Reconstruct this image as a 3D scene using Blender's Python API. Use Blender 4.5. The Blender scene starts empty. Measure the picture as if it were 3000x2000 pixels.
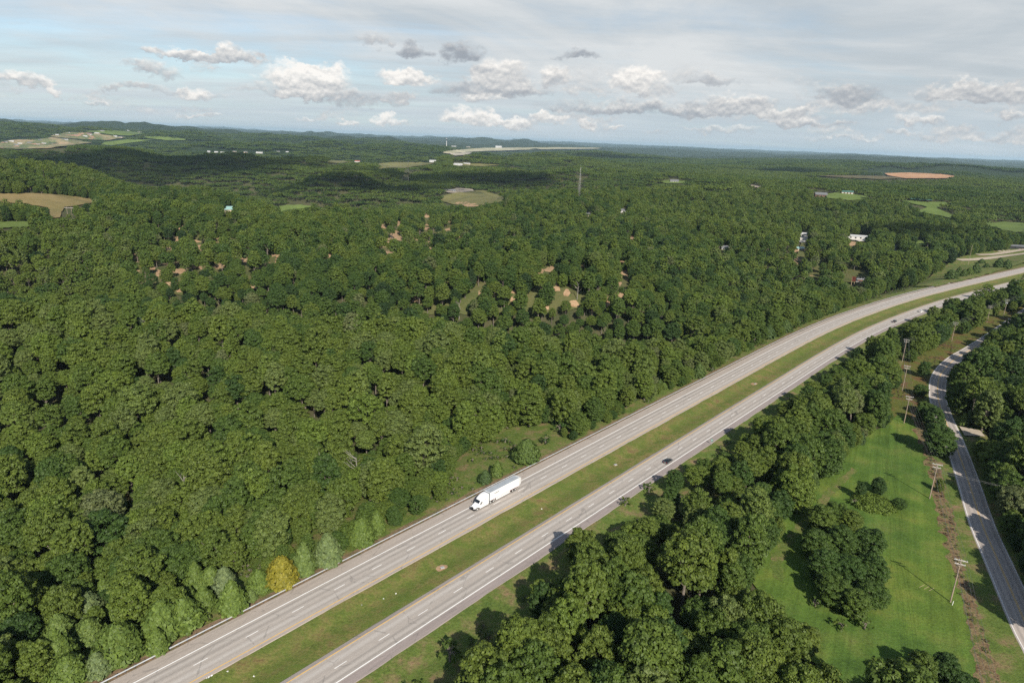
import bpy, bmesh, math, random
import numpy as np
from mathutils import Vector, Matrix
from mathutils.geometry import delaunay_2d_cdt

random.seed(7)
RNG = np.random.default_rng(11)
SC = bpy.context.scene
COL = SC.collection

# ------------------------------------------------------------------ camera
CAM_H = 113.7
FPX = 2000.0                                  # focal length in pixels of a 3000 px wide frame (24 mm)
ROLL = math.atan(120 / 3000.0)
PITCH = math.atan(592 / FPX * math.cos(ROLL))
cr, sr, cp, sp = math.cos(ROLL), math.sin(ROLL), math.cos(PITCH), math.sin(PITCH)
cam_data = bpy.data.cameras.new("camera")
cam_data.sensor_width = 36.0
cam_data.lens = 24.0
cam_data.clip_start = 1.0
cam_data.clip_end = 150000.0
cam = bpy.data.objects.new("camera", cam_data)
COL.objects.link(cam)
cam.matrix_world = Matrix(((cr, -sr, 0.0, 0.0),
                           (sr * sp, cr * sp, -cp, 0.0),
                           (sr * cp, cr * cp, sp, CAM_H),
                           (0, 0, 0, 1)))
SC.camera = cam

# ------------------------------------------------------------------ exposure, sun
SC.view_settings.view_transform = 'Standard'
SC.view_settings.look = 'None'
SC.view_settings.exposure = 0.44
SC.view_settings.gamma = 1.0
SC.cycles.max_bounces = 6
SC.cycles.diffuse_bounces = 3
SC.cycles.glossy_bounces = 2
SC.cycles.transmission_bounces = 4
SC.cycles.volume_bounces = 1
SC.cycles.transparent_max_bounces = 24
SC.cycles.sample_clamp_indirect = 1.5
SC.cycles.use_denoising = False

SUN_EL = math.radians(35.0)
SUN_DIR = Vector((0.275 * math.cos(SUN_EL), -0.961 * math.cos(SUN_EL), math.sin(SUN_EL))).normalized()
SUN_AZ = math.atan2(SUN_DIR.x, SUN_DIR.y)      # from +Y towards +X
sun_data = bpy.data.lights.new("sun", 'SUN')
sun_data.energy = 4.8
sun_data.angle = math.radians(0.53)
sun_data.color = (1.0, 0.93, 0.83)
sun = bpy.data.objects.new("sun", sun_data)
sun.rotation_mode = 'QUATERNION'
sun.rotation_quaternion = (-SUN_DIR).to_track_quat('-Z', 'Y')
sun.location = (0, -200, 400)
COL.objects.link(sun)


# ------------------------------------------------------------------ pixel <-> world helpers (3000 x 2000 frame)
def ray_dirs(px, py):
    x = (np.asarray(px, float) - 1500) / FPX
    y = -(np.asarray(py, float) - 1000) / FPX
    xr = cr * x - sr * y
    yr = sr * x + cr * y
    return np.stack([xr, cp + yr * sp, yr * cp - sp], -1)


def project(x, y, z):
    x = np.asarray(x, float); y = np.asarray(y, float)
    dz = np.asarray(z, float) - CAM_H
    fwd = y * cp - dz * sp
    fwd = np.where(fwd < 1, 1, fwd)
    xr = x / fwd
    yr = (y * sp + dz * cp) / fwd
    return 1500 + FPX * (cr * xr + sr * yr), 1000 - FPX * (-sr * xr + cr * yr)


def azel(px, py):
    d = ray_dirs(px, py)
    d = d / np.linalg.norm(d)
    return math.atan2(d[0], d[1]), math.asin(d[2])


# ------------------------------------------------------------------ node helpers
class NT:
    def __init__(self, tree):
        self.t = tree
        self.n = tree.nodes
        self.l = tree.links

    def node(self, typ, **kw):
        nd = self.n.new(typ)
        for k, v in kw.items():
            setattr(nd, k, v)
        return nd

    def put(self, sock, val):
        if hasattr(val, 'links'):
            self.l.new(val, sock)
        elif isinstance(val, (tuple, list)) and len(val) == 3 and sock.type == 'RGBA':
            sock.default_value = (val[0], val[1], val[2], 1)
        else:
            sock.default_value = val

    def math(self, op, a, b=None, c=None, clamp=False):
        nd = self.node('ShaderNodeMath', operation=op, use_clamp=clamp)
        self.put(nd.inputs[0], a)
        if b is not None: self.put(nd.inputs[1], b)
        if c is not None: self.put(nd.inputs[2], c)
        return nd.outputs[0]

    def mix(self, f, a, b, blend='MIX'):
        nd = self.node('ShaderNodeMix', data_type='RGBA', blend_type=blend)
        self.put(nd.inputs[0], f); self.put(nd.inputs[6], a); self.put(nd.inputs[7], b)
        return nd.outputs[2]

    def noise(self, vec, scale, detail=4.0, rough=0.55, dist=0.0, dims='3D'):
        nd = self.node('ShaderNodeTexNoise', noise_dimensions=dims)
        if vec is not None: self.put(nd.inputs['Vector'], vec)
        self.put(nd.inputs['Scale'], scale)
        nd.inputs['Detail'].default_value = detail
        nd.inputs['Roughness'].default_value = rough
        nd.inputs['Distortion'].default_value = dist
        return nd.outputs[0]

    def ramp(self, f, stops, interp='LINEAR'):
        nd = self.node('ShaderNodeValToRGB')
        cr_ = nd.color_ramp
        cr_.interpolation = interp
        while len(cr_.elements) > 1: cr_.elements.remove(cr_.elements[-1])
        for i, (p, c) in enumerate(stops):
            e = cr_.elements[0] if i == 0 else cr_.elements.new(p)
            e.position = p
            e.color = (c[0], c[1], c[2], 1) if isinstance(c, (tuple, list)) else (c, c, c, 1)
        self.put(nd.inputs[0], f)
        return nd.outputs[0]

    def smooth(self, v, lo, hi, a=0.0, b=1.0):
        nd = self.node('ShaderNodeMapRange', interpolation_type='SMOOTHSTEP')
        self.put(nd.inputs[0], v); self.put(nd.inputs[1], lo); self.put(nd.inputs[2], hi)
        self.put(nd.inputs[3], a); self.put(nd.inputs[4], b)
        return nd.outputs[0]

    def xyz(self, x, y, z):
        nd = self.node('ShaderNodeCombineXYZ')
        self.put(nd.inputs[0], x); self.put(nd.inputs[1], y); self.put(nd.inputs[2], z)
        return nd.outputs[0]

    def sep(self, v):
        nd = self.node('ShaderNodeSeparateXYZ')
        self.put(nd.inputs[0], v)
        return nd.outputs

    def vmath(self, op, a, b=None):
        nd = self.node('ShaderNodeVectorMath', operation=op)
        self.put(nd.inputs[0], a)
        if b is not None: self.put(nd.inputs[1], b)
        return nd.outputs[0]

    def scaled(self, v, s):
        nd = self.node('ShaderNodeVectorMath', operation='MULTIPLY')
        self.put(nd.inputs[0], v); nd.inputs[1].default_value = s
        return nd.outputs[0]


# ------------------------------------------------------------------ sky: Nishita + cloud layers, all by direction
SKY_S = 0.086
world = bpy.data.worlds.new("World")
SC.world = world
world.use_nodes = True
W = NT(world.node_tree)
W.n.clear()
out = W.node('ShaderNodeOutputWorld')
bg = W.node('ShaderNodeBackground')
W.l.new(bg.outputs[0], out.inputs[0])
sky = W.node('ShaderNodeTexSky', sky_type='NISHITA')
sky.sun_disc = False
sky.sun_elevation = SUN_EL
sky.sun_rotation = SUN_AZ
sky.altitude = 400
sky.air_density = 1.0
sky.dust_density = 0.6
sky.ozone_density = 1.2
tc = W.node('ShaderNodeTexCoord')
dirv = tc.outputs['Generated']
dx, dy, dz = W.sep(dirv)
AZ = W.math('ARCTAN2', dx, dy)
EL = W.math('ARCSINE', dz)
# high streaky sheet, on a flat layer overhead
inv = W.math('DIVIDE', 1.0, W.math('ADD', W.math('MAXIMUM', dz, 0.0), 0.045))
lay = W.xyz(W.math('MULTIPLY', dx, inv), W.math('MULTIPLY', dy, inv), 0.0)
layw = W.node('ShaderNodeVectorMath', operation='ADD')
W.put(layw.inputs[0], W.scaled(lay, (0.30, 0.62, 1)))
wn = W.node('ShaderNodeTexNoise'); wn.inputs['Scale'].default_value = 0.5; wn.inputs['Detail'].default_value = 2
W.put(wn.inputs['Vector'], lay)
W.put(layw.inputs[1], W.scaled(wn.outputs[1], (0.9, 0.9, 0)))
n1 = W.noise(layw.outputs[0], 0.55, 7, 0.62)
n2 = W.noise(W.scaled(lay, (0.45, 1.2, 1)), 0.9, 6, 0.6, 0.4)
n3 = W.noise(W.scaled(lay, (0.2, 0.5, 1)), 0.37, 5, 0.6, 0.3)
n4 = W.noise(W.xyz(W.math('MULTIPLY', AZ, 3.2), W.math('MULTIPLY_ADD', AZ, 1.2, W.math('MULTIPLY', EL, 11.0)), 1.0), 1.0, 6, 0.6, 0.5)
# more cloud to the right, bluer gap at the far upper left
cover = W.math('ADD', W.math('ADD', W.math('MULTIPLY', n1, 0.6), W.math('MULTIPLY', n4, 0.4)), W.math('MULTIPLY', AZ, 0.15))
a_sheet = W.math('MULTIPLY', W.smooth(cover, 0.27, 0.54, 0.42, 0.97), W.smooth(EL, 0.30, 0.62, 1.0, 0.22))
bright = W.math('ADD', W.math('MULTIPLY', n4, 0.45), W.math('ADD', W.math('MULTIPLY', n2, 0.25), W.math('MULTIPLY', n3, 0.30)))
sheet_col = W.ramp(bright, [(0.34, (3.15, 3.60, 3.95)), (0.46, (4.05, 4.42, 4.68)), (0.58, (5.45, 5.6, 5.65))])
skyc = sky.outputs[0]
skyc = W.mix(1.0, skyc, (0.86, 0.98, 1.06), 'MULTIPLY')
col = W.mix(a_sheet, skyc, sheet_col)
# low sky just above the horizon: pale
low = W.smooth(EL, 0.0, 0.10, 0.62, 0.0)
col = W.mix(low, col, (3.95, 4.75, 5.35))
# cumulus: px, py, rx, ry (3000 frame), weight, tone (0 white .. 1 grey)
PUFFS = [
    (906, 232, 128, 48, 1.0, 0.0), (893, 283, 80, 22, .9, .1), (1186, 233, 76, 24, .95, .05),
    (1467, 215, 75, 48, .9, .25), (1480, 262, 135, 36, .9, .5), (1632, 232, 42, 36, .8, .25), (1400, 292, 60, 20, .7, .2),
    (1862, 245, 80, 46, 1.0, .1), (1345, 160, 62, 40, .85, .95), (1199, 165, 62, 26, .8, .95),
    (1702, 160, 72, 22, .7, .9), (1103, 118, 60, 24, .55, .5), (676, 160, 66, 36, .8, .3),
    (510, 158, 95, 24, .65, .25), (600, 168, 150, 22, .6, .4), (446, 212, 95, 28, .6, .4), (430, 262, 120, 16, .5, .4),
    (85, 240, 85, 24, .75, .25), (160, 266, 30, 24, .85, .1), (580, 279, 62, 18, .75, .15), (300, 308, 45, 10, .5, .3),
    (2840, 275, 175, 34, .85, .45), (2168, 300, 120, 30, .75, .35), (2290, 335, 110, 22, .7, .3),
    (1900, 318, 320, 26, .75, .6), (2080, 240, 110, 26, .55, .6), (2500, 280, 100, 34, .6, .75),
    (1375, 350, 80, 26, .85, .05), (1500, 360, 75, 18, .85, .05), (1140, 352, 46, 18, .8, .05),
    (1610, 345, 46, 18, .85, .05), (1020, 360, 36, 12, .7, .1), (1715, 368, 30, 18, .6, .1), (1790, 375, 22, 12, .6, .1),
    (2700, 362, 85, 20, .7, .25), (2640, 392, 60, 12, .55, .3), (2990, 342, 50, 20, .7, .4), (2110, 385, 120, 14, .45, .3),
    (1010, 290, 190, 30, .55, .55), (760, 268, 110, 18, .45, .4), (560, 345, 60, 9, .5, .15), (880, 348, 50, 10, .5, .15),
    (640, 345, 40, 9, .45, .15), (2480, 420, 140, 10, .4, .3), (1320, 265, 60, 30, .5, .8), (2330, 360, 170, 12, .45, .5),
]
wv = W.node('ShaderNodeTexNoise'); wv.inputs['Scale'].default_value = 26.0; wv.inputs['Detail'].default_value = 5
W.put(wv.inputs['Vector'], W.xyz(AZ, W.math('MULTIPLY', EL, 1.5), 0.3))
wx, wy, _ = W.sep(wv.outputs[1])
wv2 = W.node('ShaderNodeTexNoise'); wv2.inputs['Scale'].default_value = 90.0; wv2.inputs['Detail'].default_value = 5
wv2.inputs['Roughness'].default_value = 0.62
W.put(wv2.inputs['Vector'], W.xyz(AZ, W.math('MULTIPLY', EL, 1.3), 1.7))
ux, uy, _ = W.sep(wv2.outputs[1])
A2 = W.math('ADD', W.math('MULTIPLY_ADD', W.math('SUBTRACT', wx, 0.5), 0.075, AZ), W.math('MULTIPLY', W.math('SUBTRACT', ux, 0.5), 0.026))
E2 = W.math('ADD', W.math('MULTIPLY_ADD', W.math('SUBTRACT', wy, 0.5), 0.036, EL), W.math('MULTIPLY', W.math('SUBTRACT', uy, 0.5), 0.018))
dens = None; tone = None; hgt = None
for (px, py, rx, ry, wgt, tn) in PUFFS:
    a0, e0 = azel(px, py)
    hx = abs(azel(px + rx, py)[0] - a0) * 1.22
    hy = abs(azel(px, py - ry)[1] - e0) * 1.24
    u = W.math('MULTIPLY', W.math('SUBTRACT', A2, a0), 1.0 / hx)
    v = W.math('MULTIPLY', W.math('SUBTRACT', E2, e0), 1.0 / hy)
    # flatter bases: distances below the centre count more
    vb = W.math('MULTIPLY', v, W.math('MULTIPLY_ADD', W.math('LESS_THAN', v, 0.0), 0.55, 1.0))
    q = W.math('SUBTRACT', 1.0, W.math('ADD', W.math('MULTIPLY', u, u), W.math('MULTIPLY', vb, vb)))
    m = W.math('MULTIPLY', W.math('MAXIMUM', q, 0.0), wgt)
    vm = W.math('MULTIPLY', m, v)
    tm = W.math('MULTIPLY', m, tn)
    dens = m if dens is None else W.math('ADD', dens, m)
    hgt = vm if hgt is None else W.math('ADD', hgt, vm)
    tone = tm if tone is None else W.math('ADD', tone, tm)
# a bank of small far cumulus above the horizon, thicker to the right
bank_n = W.noise(W.xyz(W.math('MULTIPLY', A2, 11.0), W.math('MULTIPLY', E2, 42.0), 7.7), 1.0, 4, 0.55)
bank_m = W.math('MULTIPLY', W.smooth(EL, 0.002, 0.018), W.smooth(EL, 0.070, 0.130, 1.0, 0.0))
bank_d = W.math('MULTIPLY', W.math('MULTIPLY', W.smooth(W.math('ADD', bank_n, W.math('MULTIPLY', AZ, 0.07)), 0.47, 0.68), bank_m), 0.55)
dens = W.math('ADD', dens, bank_d)
tone = W.math('ADD', tone, W.math('MULTIPLY', bank_d, 0.30))
dsafe = W.math('MAXIMUM', dens, 0.001)
tone = W.math('DIVIDE', tone, dsafe)
hgt = W.math('DIVIDE', hgt, dsafe)
nz = W.noise(W.xyz(AZ, W.math('MULTIPLY', EL, 1.4), 4.0), 70.0, 6, 0.6)
nzl = W.noise(W.xyz(AZ, W.math('MULTIPLY_ADD', EL, 1.4, 0.006), 4.0), 70.0, 6, 0.6)
body = W.math('MULTIPLY', dens, W.math('MULTIPLY_ADD', nz, 1.7, 0.15))
a_cu = W.smooth(body, 0.03, 0.78, 0.0, 0.93)
lit = W.math('ADD', W.math('MULTIPLY', hgt, 0.50), W.math('MULTIPLY', W.math('SUBTRACT', nz, nzl), 0.8))
lit = W.math('ADD', lit, W.math('MULTIPLY_ADD', tone, -0.76, 0.71))
lit = W.math('ADD', lit, W.math('MULTIPLY', W.math('SUBTRACT', nz, 0.5), 0.25))
cu_col = W.ramp(lit, [(0.0, (2.45, 2.7, 3.05)), (0.32, (3.6, 3.75, 3.95)), (0.60, (5.4, 5.35, 5.25)), (0.88, (7.6, 7.3, 6.9))])
col = W.mix(a_cu, col, cu_col)
W.put(bg.inputs[0], W.mix(1.0, col, W.ramp(W.smooth(EL, 0.26, 0.5), [(0.0, 1.0), (1.0, 0.8)]), 'MULTIPLY'))
bg.inputs[1].default_value = SKY_S * 1.16


# ------------------------------------------------------------------ highway and side road centre lines (metres)
def densify(pts, step):
    pts = np.array(pts, float)
    # Catmull-Rom through the points, then even spacing
    P = np.vstack([2 * pts[0] - pts[1], pts, 2 * pts[-1] - pts[-2]])
    o = []
    for i in range(1, len(P) - 2):
        p0, p1, p2, p3 = P[i - 1], P[i], P[i + 1], P[i + 2]
        for t in np.linspace(0, 1, 24, endpoint=False):
            o.append(0.5 * ((2 * p1) + (-p0 + p2) * t + (2 * p0 - 5 * p1 + 4 * p2 - p3) * t * t + (-p0 + 3 * p1 - 3 * p2 + p3) * t ** 3))
    o.append(P[-2])
    o = np.array(o)
    s = np.r_[0, np.cumsum(np.linalg.norm(np.diff(o, axis=0), axis=1))]
    n = int(s[-1] / step) + 1
    q = np.linspace(0, s[-1], n)
    return np.stack([np.interp(q, s, o[:, 0]), np.interp(q, s, o[:, 1])], -1)


DIR0 = np.array([0.64943694, 0.76041545]); NRM0 = np.array([-0.76041545, 0.64943694])
LD_N = 131.05
_st = [DIR0 * t + NRM0 * LD_N for t in (-260, -120, 0, 90, 180, 260, 340, 400)]
_cv = [(197.3, 431.3), (230.2, 466.0), (263.4, 498.6), (299.6, 532.4), (335.2, 563.9), (371.0, 593.4), (409.0, 623.6), (448.0, 654.0), (509.5, 701.6)]
_far = [np.array([509.5, 701.6]) + np.array([0.790, 0.613]) * t for t in (120, 300, 520)]
HW = densify(_st + _cv + _far, 3.0)
SIDE = densify([(70, 5), (98, 66), (125.5, 126), (133.2, 146), (141.3, 165.5), (146.2, 177.2), (154.2, 196.2), (166.0, 220.8), (175.0, 239.6),
                (187.6, 267), (194.5, 283), (202.4, 300.4), (212.2, 319.8), (226.6, 343.6), (240.0, 361.6), (254, 377.6),
                (267, 391), (281, 404), (312, 434), (360, 482), (430, 552)], 2.0)


def frame(line):
    t = np.gradient(line, axis=0)
    t /= np.linalg.norm(t, axis=1)[:, None]
    return t, np.stack([-t[:, 1], t[:, 0]], -1)


HW_T, HW_N = frame(HW)
HW_S = np.r_[0, np.cumsum(np.linalg.norm(np.diff(HW, axis=0), axis=1))]
SIDE_T, SIDE_N = frame(SIDE)
SIDE_S = np.r_[0, np.cumsum(np.linalg.norm(np.diff(SIDE, axis=0), axis=1))]


def offset_from(line, nrm, x, y):
    """signed distance to a line, + on its left; far points get a rough value"""
    x = np.asarray(x, float).ravel(); y = np.asarray(y, float).ravel()
    o = np.empty(len(x))
    L = line[::2]; Nn = nrm[::2]
    for a in range(0, len(x), 20000):
        xx = x[a:a + 20000, None] - L[None, :, 0]; yy = y[a:a + 20000, None] - L[None, :, 1]
        d2 = xx * xx + yy * yy
        k = d2.argmin(1); r = np.arange(len(k))
        s = xx[r, k] * Nn[k, 0] + yy[r, k] * Nn[k, 1]
        d = np.sqrt(d2[r, k])
        o[a:a + 20000] = np.where(d < 60, s, np.copysign(d, s))
    return o


# ------------------------------------------------------------------ terrain height
def _hash(ix, iy, seed):
    h = (ix * 374761393 + iy * 668265263 + seed * 982451653) & 0xFFFFFFFF
    h = ((h ^ (h >> 13)) * 1274126177) & 0xFFFFFFFF
    return ((h ^ (h >> 16)) & 0xFFFF) / 65535.0


def vnoise(x, y, seed):
    ix = np.floor(x).astype(np.int64); iy = np.floor(y).astype(np.int64)
    fx = x - ix; fy = y - iy
    fx = fx * fx * fx * (fx * (fx * 6 - 15) + 10); fy = fy * fy * fy * (fy * (fy * 6 - 15) + 10)
    a = _hash(ix, iy, seed); b = _hash(ix + 1, iy, seed); c = _hash(ix, iy + 1, seed); d = _hash(ix + 1, iy + 1, seed)
    return (a + (b - a) * fx) * (1 - fy) + (c + (d - c) * fx) * fy


def fbm(x, y, wl, seed, octs=4, gain=0.5):
    v = 0; amp = 1; tot = 0
    for k in range(octs):
        v = v + amp * (vnoise(x / wl + 13.7 * k, y / wl - 7.1 * k, seed + k) - 0.5)
        tot += amp; amp *= gain; wl = wl / 2.03
    return v / tot * 2


def sstep(a, b, v):
    t = np.clip((np.asarray(v, float) - a) / (b - a), 0, 1)
    return t * t * (3 - 2 * t)


def height(x, y):
    x = np.asarray(x, float); y = np.asarray(y, float)
    shp = np.broadcast(x, y).shape
    x = np.broadcast_to(x, shp).ravel(); y = np.broadcast_to(y, shp).ravel()
    r = np.hypot(x, y)
    z = np.full(len(x), -9.0)
    # wooded ridge beside the road, the hollow behind it and the rise after that
    yv = 440 - 0.10 * x
    z -= 46 * np.exp(-((y - yv) / 58) ** 2) * (1 - sstep(40, 170, x)) * sstep(-700, -420, x)
    z += 9 * np.exp(-((x + 60) / 150) ** 2 - ((y - 330) / 60) ** 2)
    z -= 12 * np.exp(-((x + 170) / 70) ** 2 - ((y - 210) / 80) ** 2)
    z += 13 * sstep(560, 1050, y)
    lft = 1 - 0.6 * sstep(0, 900, x)
    z += (20 + 16 * sstep(420, 800, r)) * lft * fbm(x, y, 280, 5, 3) * sstep(180, 420, r)
    z += 105 * lft * fbm(x, y, 950, 21, 4) * sstep(600, 2000, r)
    z -= 95 * np.exp(-(((x + 950) * 0.8 - (y - 1750) * 0.6) / 900) ** 2 - (((x + 950) * 0.6 + (y - 1750) * 0.8) / 300) ** 2)
    z -= 30 * np.exp(-((x + 420) / 300) ** 2 - ((y - 1700) / 300) ** 2)
    z += 38 * np.exp(-((y - 2750 - 0.10 * x) / 330) ** 2) * (1 - sstep(-100, 900, x))
    z += 16 * np.exp(-((x + 880) / 330) ** 2 - ((y - 1120) / 160) ** 2)
    z -= 70 * np.exp(-((y - 3900) / 800) ** 2) * (1 - sstep(-500, 600, x))
    z += 88 * fbm(x, y, 2600, 40, 5) * sstep(2600, 6000, r)
    z += 75 * np.abs(fbm(x, y, 9000, 60, 3)) * sstep(6500, 14000, r)
    z += 62 * np.exp(-((x + 5200) / 2300) ** 2 - ((y - 8200) / 900) ** 2)
    z += 55 * np.maximum(0, fbm(x, y, 14000, 80, 3)) * sstep(12000, 26000, r)
    z -= 14 * sstep(3000, 5000, r)
    # graded ground along the highway, the strip between the roads and the meadow
    w = np.ones(len(x))
    near = (r < 1500) & (y > -400)
    sh = offset_from(HW, HW_N, x[near], y[near])
    wl = np.where(sh > 0, sstep(9.5, 75, sh), sstep(230, 420, -sh))
    w[near] = wl
    # the median and the ditch beside the westbound lanes
    sw = np.zeros(len(x))
    sw[near] = -0.55 * np.exp(-((sh + 11.6) / 3.4) ** 2) - 0.45 * np.exp(-((sh + 36) / 4.0) ** 2) * (sh > -42)
    return (np.minimum(z, 190.0) * w + sw).reshape(shp)


def at(px, py, lift=0.0):
    """the ground point seen at a pixel (arrays allowed)"""
    px = np.atleast_1d(np.asarray(px, float)); py = np.atleast_1d(np.asarray(py, float))
    d = ray_dirs(px, py)
    d /= np.linalg.norm(d, axis=1)[:, None]
    lo = np.full(len(px), 60.0)
    t = lo.copy(); done = np.zeros(len(px), bool)
    for _ in range(420):
        p = d * t[:, None]
        g = CAM_H + p[:, 2] - height(p[:, 0], p[:, 1]) - lift
        done |= (g <= 0)
        lo = np.where(done, lo, t)
        t = np.where(done, t, t * 1.012 + 0.4)
        if done.all(): break
    hi = t
    for _ in range(24):
        m = (lo + hi) / 2
        p = d * m[:, None]
        g = CAM_H + p[:, 2] - height(p[:, 0], p[:, 1]) - lift
        lo = np.where(g > 0, m, lo); hi = np.where(g > 0, hi, m)
    p = d * hi[:, None]
    return np.stack([p[:, 0], p[:, 1], CAM_H + p[:, 2] - lift], -1)


# ------------------------------------------------------------------ tagging and mesh helpers
def tag(o, label=None, cat=None, group=None, kind=None):
    if label: o['label'] = label
    if cat: o['category'] = cat
    if group: o['group'] = group
    if kind: o['kind'] = kind
    return o


def empty(name, loc=(0, 0, 0), rz=0.0, scale=None):
    o = bpy.data.objects.new(name, None)
    o.location = loc
    o.rotation_euler = (0, 0, rz)
    o.empty_display_size = 1.0
    if scale is not None: o.scale = scale
    COL.objects.link(o)
    return o


def mesh_obj(name, verts, faces, mat=None, parent=None, smooth=False, uvs=None):
    me = bpy.data.meshes.new(name)
    me.from_pydata([tuple(v) for v in verts], [], [tuple(f) for f in faces])
    if uvs is not None:
        lay_ = me.uv_layers.new(name="UVMap")
        li = np.zeros(len(me.loops), np.int32); me.loops.foreach_get('vertex_index', li)
        lay_.data.foreach_set('uv', np.asarray(uvs, np.float32)[li].ravel())
    if smooth: me.polygons.foreach_set('use_smooth', [True] * len(me.polygons))
    me.update()
    o = bpy.data.objects.new(name, me)
    if mat: me.materials.append(mat)
    if parent: o.parent = parent
    COL.objects.link(o)
    return o


class MB:
    """collects boxes, tubes and prisms, then links them as one mesh object"""

    def __init__(self):
        self.bm = bmesh.new()

    def box(self, x0, x1, y0, y1, z0, z1, bevel=0.0, seg=2):
        r = bmesh.ops.create_cube(self.bm, size=1.0)
        vs = r['verts']
        for v in vs:
            v.co = Vector(((x0 + x1) / 2 + v.co.x * (x1 - x0), (y0 + y1) / 2 + v.co.y * (y1 - y0), (z0 + z1) / 2 + v.co.z * (z1 - z0)))
        if bevel > 0:
            es = list({e for v in vs for e in v.link_edges})
            bmesh.ops.bevel(self.bm, geom=es, offset=bevel, segments=seg, affect='EDGES', profile=0.5)
        return self

    def tube(self, p, q, r0, r1=None, n=8, caps=True):
        p = Vector(p); q = Vector(q); r1 = r0 if r1 is None else r1
        d = (q - p)
        if d.length < 1e-6: return self
        rot = d.to_track_quat('Z', 'Y')
        a = []; b = []
        for k in range(n):
            t = 2 * math.pi * k / n
            c = Vector((math.cos(t), math.sin(t), 0))
            a.append(self.bm.verts.new(p + rot @ (c * r0))); b.append(self.bm.verts.new(q + rot @ (c * r1)))
        for k in range(n):
            j = (k + 1) % n
            self.bm.faces.new((a[k], a[j], b[j], b[k]))
        if caps:
            self.bm.faces.new(a[::-1]); self.bm.faces.new(b)
        return self

    def loft(self, rings, cap=True):
        """rings: lists of points with equal counts, joined in order"""
        R = [[self.bm.verts.new(p) for p in ring] for ring in rings]
        n = len(R[0])
        for a, b in zip(R, R[1:]):
            for k in range(n):
                j = (k + 1) % n
                self.bm.faces.new((a[k], a[j], b[j], b[k]))
        if cap:
            self.bm.faces.new(R[0][::-1]); self.bm.faces.new(R[-1])
        return self

    def poly(self, pts):
        self.bm.faces.new([self.bm.verts.new(p) for p in pts])
        return self

    def prism(self, prof, y0, y1, bevel=0.0):
        """outline in xz pulled along y"""
        a = [self.bm.verts.new((x, y0, z)) for x, z in prof]; b = [self.bm.verts.new((x, y1, z)) for x, z in prof]
        n = len(a); fs = [self.bm.faces.new(a), self.bm.faces.new(b[::-1])]
        for k in range(n):
            fs.append(self.bm.faces.new((a[(k + 1) % n], a[k], b[k], b[(k + 1) % n])))
        if bevel > 0:
            es = list({e for f in fs for e in f.edges})
            bmesh.ops.bevel(self.bm, geom=es, offset=bevel, segments=2, affect='EDGES', profile=0.5)
        return self

    def build(self, name, mat=None, parent=None, smooth=False):
        bmesh.ops.recalc_face_normals(self.bm, faces=self.bm.faces[:])
        me = bpy.data.meshes.new(name)
        self.bm.to_mesh(me); self.bm.free()
        if smooth:
            me.polygons.foreach_set('use_smooth', [True] * len(me.polygons))
            me.set_sharp_from_angle(angle=math.radians(38))
        o = bpy.data.objects.new(name, me)
        if mat: me.materials.append(mat)
        if parent: o.parent = parent
        COL.objects.link(o)
        return o


def copy_tree(o, parent=None):
    c = o.copy(); COL.objects.link(c)
    if parent: c.parent = parent
    for ch in o.children:
        copy_tree(ch, c)
    return c


# ------------------------------------------------------------------ materials
def new_mat(name):
    m = bpy.data.materials.new(name)
    m.use_nodes = True
    t = NT(m.node_tree)
    b = t.n['Principled BSDF']
    return m, t, b


def simple(name, colr, rough=0.6, metal=0.0, var=0.12, scale=3.0, spec=0.4, coat=0.0):
    m, t, b = new_mat(name)
    co = t.node('ShaderNodeTexCoord').outputs['Object']
    n = t.noise(co, scale, 5, 0.6)
    f = t.smooth(n, 0.25, 0.75)
    c = t.mix(f, tuple(k * (1 - var) for k in colr), tuple(min(1, k * (1 + var)) for k in colr))
    t.put(b.inputs['Base Color'], c)
    b.inputs['Roughness'].default_value = rough
    b.inputs['Metallic'].default_value = metal
    b.inputs['Specular IOR Level'].default_value = spec
    if coat: b.inputs['Coat Weight'].default_value = coat
    return m


def ground_mat(name, build, rough=0.95, bump=0.0, bscale=1.5):
    m, t, b = new_mat(name)
    pos = t.node('ShaderNodeNewGeometry').outputs['Position']
    c = build(t, pos)
    t.put(b.inputs['Base Color'], c)
    b.inputs['Roughness'].default_value = rough
    b.inputs['Specular IOR Level'].default_value = 0.15
    if bump > 0:
        bp = t.node('ShaderNodeBump')
        bp.inputs['Strength'].default_value = bump
        bp.inputs['Distance'].default_value = 0.4
        t.put(bp.inputs['Height'], t.noise(pos, bscale, 6, 0.7))
        t.l.new(bp.outputs[0], b.inputs['Normal'])
    return m


def uvxy(t):
    return t.sep(t.node('ShaderNodeUVMap').outputs[0])


def m_forest_floor(t, p):
    a = t.ramp(t.noise(p, 0.05, 6, 0.65), [(0.3, (0.035, 0.05, 0.016)), (0.5, (0.075, 0.07, 0.035)), (0.68, (0.05, 0.075, 0.02))])
    # far away the ground reads as closed tree cover
    d = t.node('ShaderNodeVectorMath', operation='LENGTH'); t.put(d.inputs[0], p)
    far = t.smooth(d.outputs['Value'], 3000.0, 4600.0)
    g = t.ramp(t.noise(p, 0.006, 9, 0.78), [(0.30, (0.010, 0.020, 0.009)), (0.5, (0.022, 0.038, 0.014)), (0.7, (0.040, 0.058, 0.020))])
    g2 = t.ramp(t.noise(p, 0.0006, 5, 0.6), [(0.60, 0.0), (0.68, 1.0)])
    g = t.mix(t.math('MULTIPLY', g2, 0.65), g, (0.075, 0.085, 0.035))
    return t.mix(far, a, g)


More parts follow.
